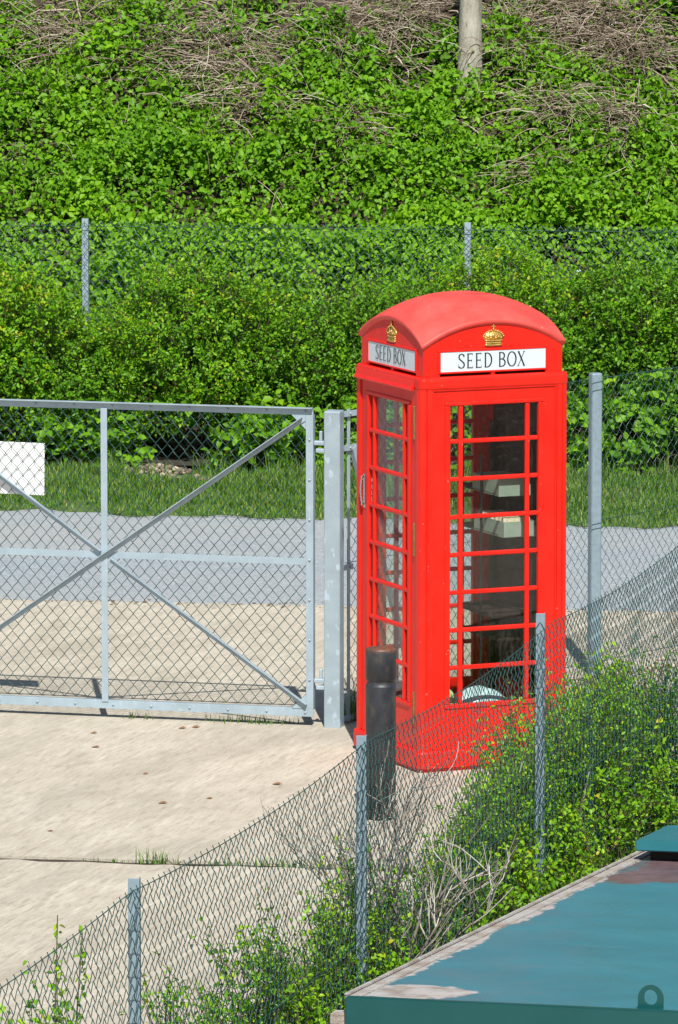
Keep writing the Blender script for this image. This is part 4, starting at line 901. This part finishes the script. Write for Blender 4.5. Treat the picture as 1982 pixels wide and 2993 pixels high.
link('branches', np_mesh('branches', np.concatenate(allv), np.concatenate(allf)), M['twig'], TW)
nshrub("leafy growth in among the bare twiggy bush", 1.2, .14, .24, .34, 1.0, 330, 213)
# two pale dead stalks standing in the shrubs
for s, off_, h, lean, lab in ((4.15, .05, .95, .10, "tall pale dry stalk standing behind the right fence post"), (3.75, .3, 1.15, .14, "short pale dry stalk leaning in the shrubs near the kiosk corner")):
    px, py = nf(s, off_); o = link('dry_stalk', tubes('dry_stalk', np.array([[(0, 0, 0), (.01, 0, h * .4), (.02 + lean * .3, 0, h * .75), (lean, .02, h)]]), .006, .003, 5), M['twig'], None, (px, py, 0)); tag(o, lab, "stalk")
n = 26000; s_ = rng.uniform(-2.8, 8.5, n); of = rng.uniform(-1.4, .75, n); wmax = np.interp(s_, [-2.8, .2, 1.8, 3.2, 6, 8.5], [.25, .38, .42, .6, .72, .95]); k = of < wmax; s_, of = s_[k], of[k]; x, y = nf(s_, of)
gh = np.interp(s_, [-2.8, 2, 5, 8.5], [.18, .25, .34, .42]) * rng.uniform(.4, 1.3, len(s_)) * np.clip((wmax[k] - of) * 3 + .25, .2, 1)
grass('fence_grass', "long grass growing along the front fence beside the container", x, y, np.full(len(x), .004), gh, .8, 53, w=.006)
n = 500; s_ = rng.normal(6.3, .35, n); of = rng.normal(-.75, .12, n); x, y = nf(s_, of)
grass('tall_grass', "clump of tall bright grass beyond the container hatch", x, y, np.full(n, .004), rng.uniform(.6, 1.35, n), .35, 54, w=.009)

# ------------------------------------------------------------------ fallen leaves, grit by the strainer post, litter
LV = [(-.93, 36.12), (-.85, 36.16), (-1.42, 35.45), (-1.10, 34.55), (-.975, 33.60), (-1.56, 32.75), (-.72, 33.75), (.10, 32.85), (-1.45, 35.95), (-.35, 34.2)]
bm = bmesh.new(); P6 = [(0, 0, 0), (.3, .12, .10), (.62, .16, .16), (1, .02, .06), (.65, -.15, .12), (.3, -.13, .02)]
vv = [bm.verts.new(((a - .5) * .085, b_ * .16, c_ * .10 + .004)) for a, b_, c_ in P6]; bm.faces.new((vv[0], vv[3], vv[2], vv[1])); bm.faces.new((vv[0], vv[5], vv[4], vv[3])); lm = bm_mesh('fallen_leaf', bm)
for i, (px, py) in enumerate(LV):
    o = link('fallen_leaf', lm, M['deadleaf'], None, (px, py, .0), random.uniform(-.5, .5)); o.scale = (random.uniform(.35, .75),) * 3
    tag(o, "curled dry brown leaf lying on the bare concrete", "leaf", "dry leaves scattered on the concrete")
bm = bmesh.new()
for k in range(260):
    g = bmesh.ops.create_icosphere(bm, subdivisions=1, radius=1)['verts']; s = rr2.uniform(.006, .02); t = rr2.random(); px = 1.35 + t * .9 + rr2.gauss(0, .05); py = 37.75 + t * .75 + rr2.gauss(0, .16)
    for v in g: v.co = Vector((px + v.co.x * s, py + v.co.y * s, .006 + v.co.z * s * .6))
tag(link('grit', bm_mesh('grit', bm), M['stone']), "loose stones and dead leaves at the foot of the strainer post", "grit", kind='stuff')
bm = bmesh.new()
for k in range(420):
    g = bmesh.ops.create_icosphere(bm, subdivisions=1, radius=1)['verts']; s = rr2.uniform(.004, .014); px = rr2.uniform(-2.8, 2.8); py = redge(px) + rr2.gauss(.02, .09)
    for v in g: v.co = Vector((px + v.co.x * s * 1.3, py + v.co.y * s, (.001 if py < redge(px) else -.018) + v.co.z * s * .6))
tag(link('edge_grit', bm_mesh('edge_grit', bm), M['stone']), "loose grit along the edge between the road and the concrete", "grit", kind='stuff')
lit = lump('litter', (2.03, 52.02, float(bank_z(0, 52.02)) + .62), (.035, .03, .03), M['bluebag'], 9); tag(lit, "small blue scrap of litter caught in the brambles", "litter")
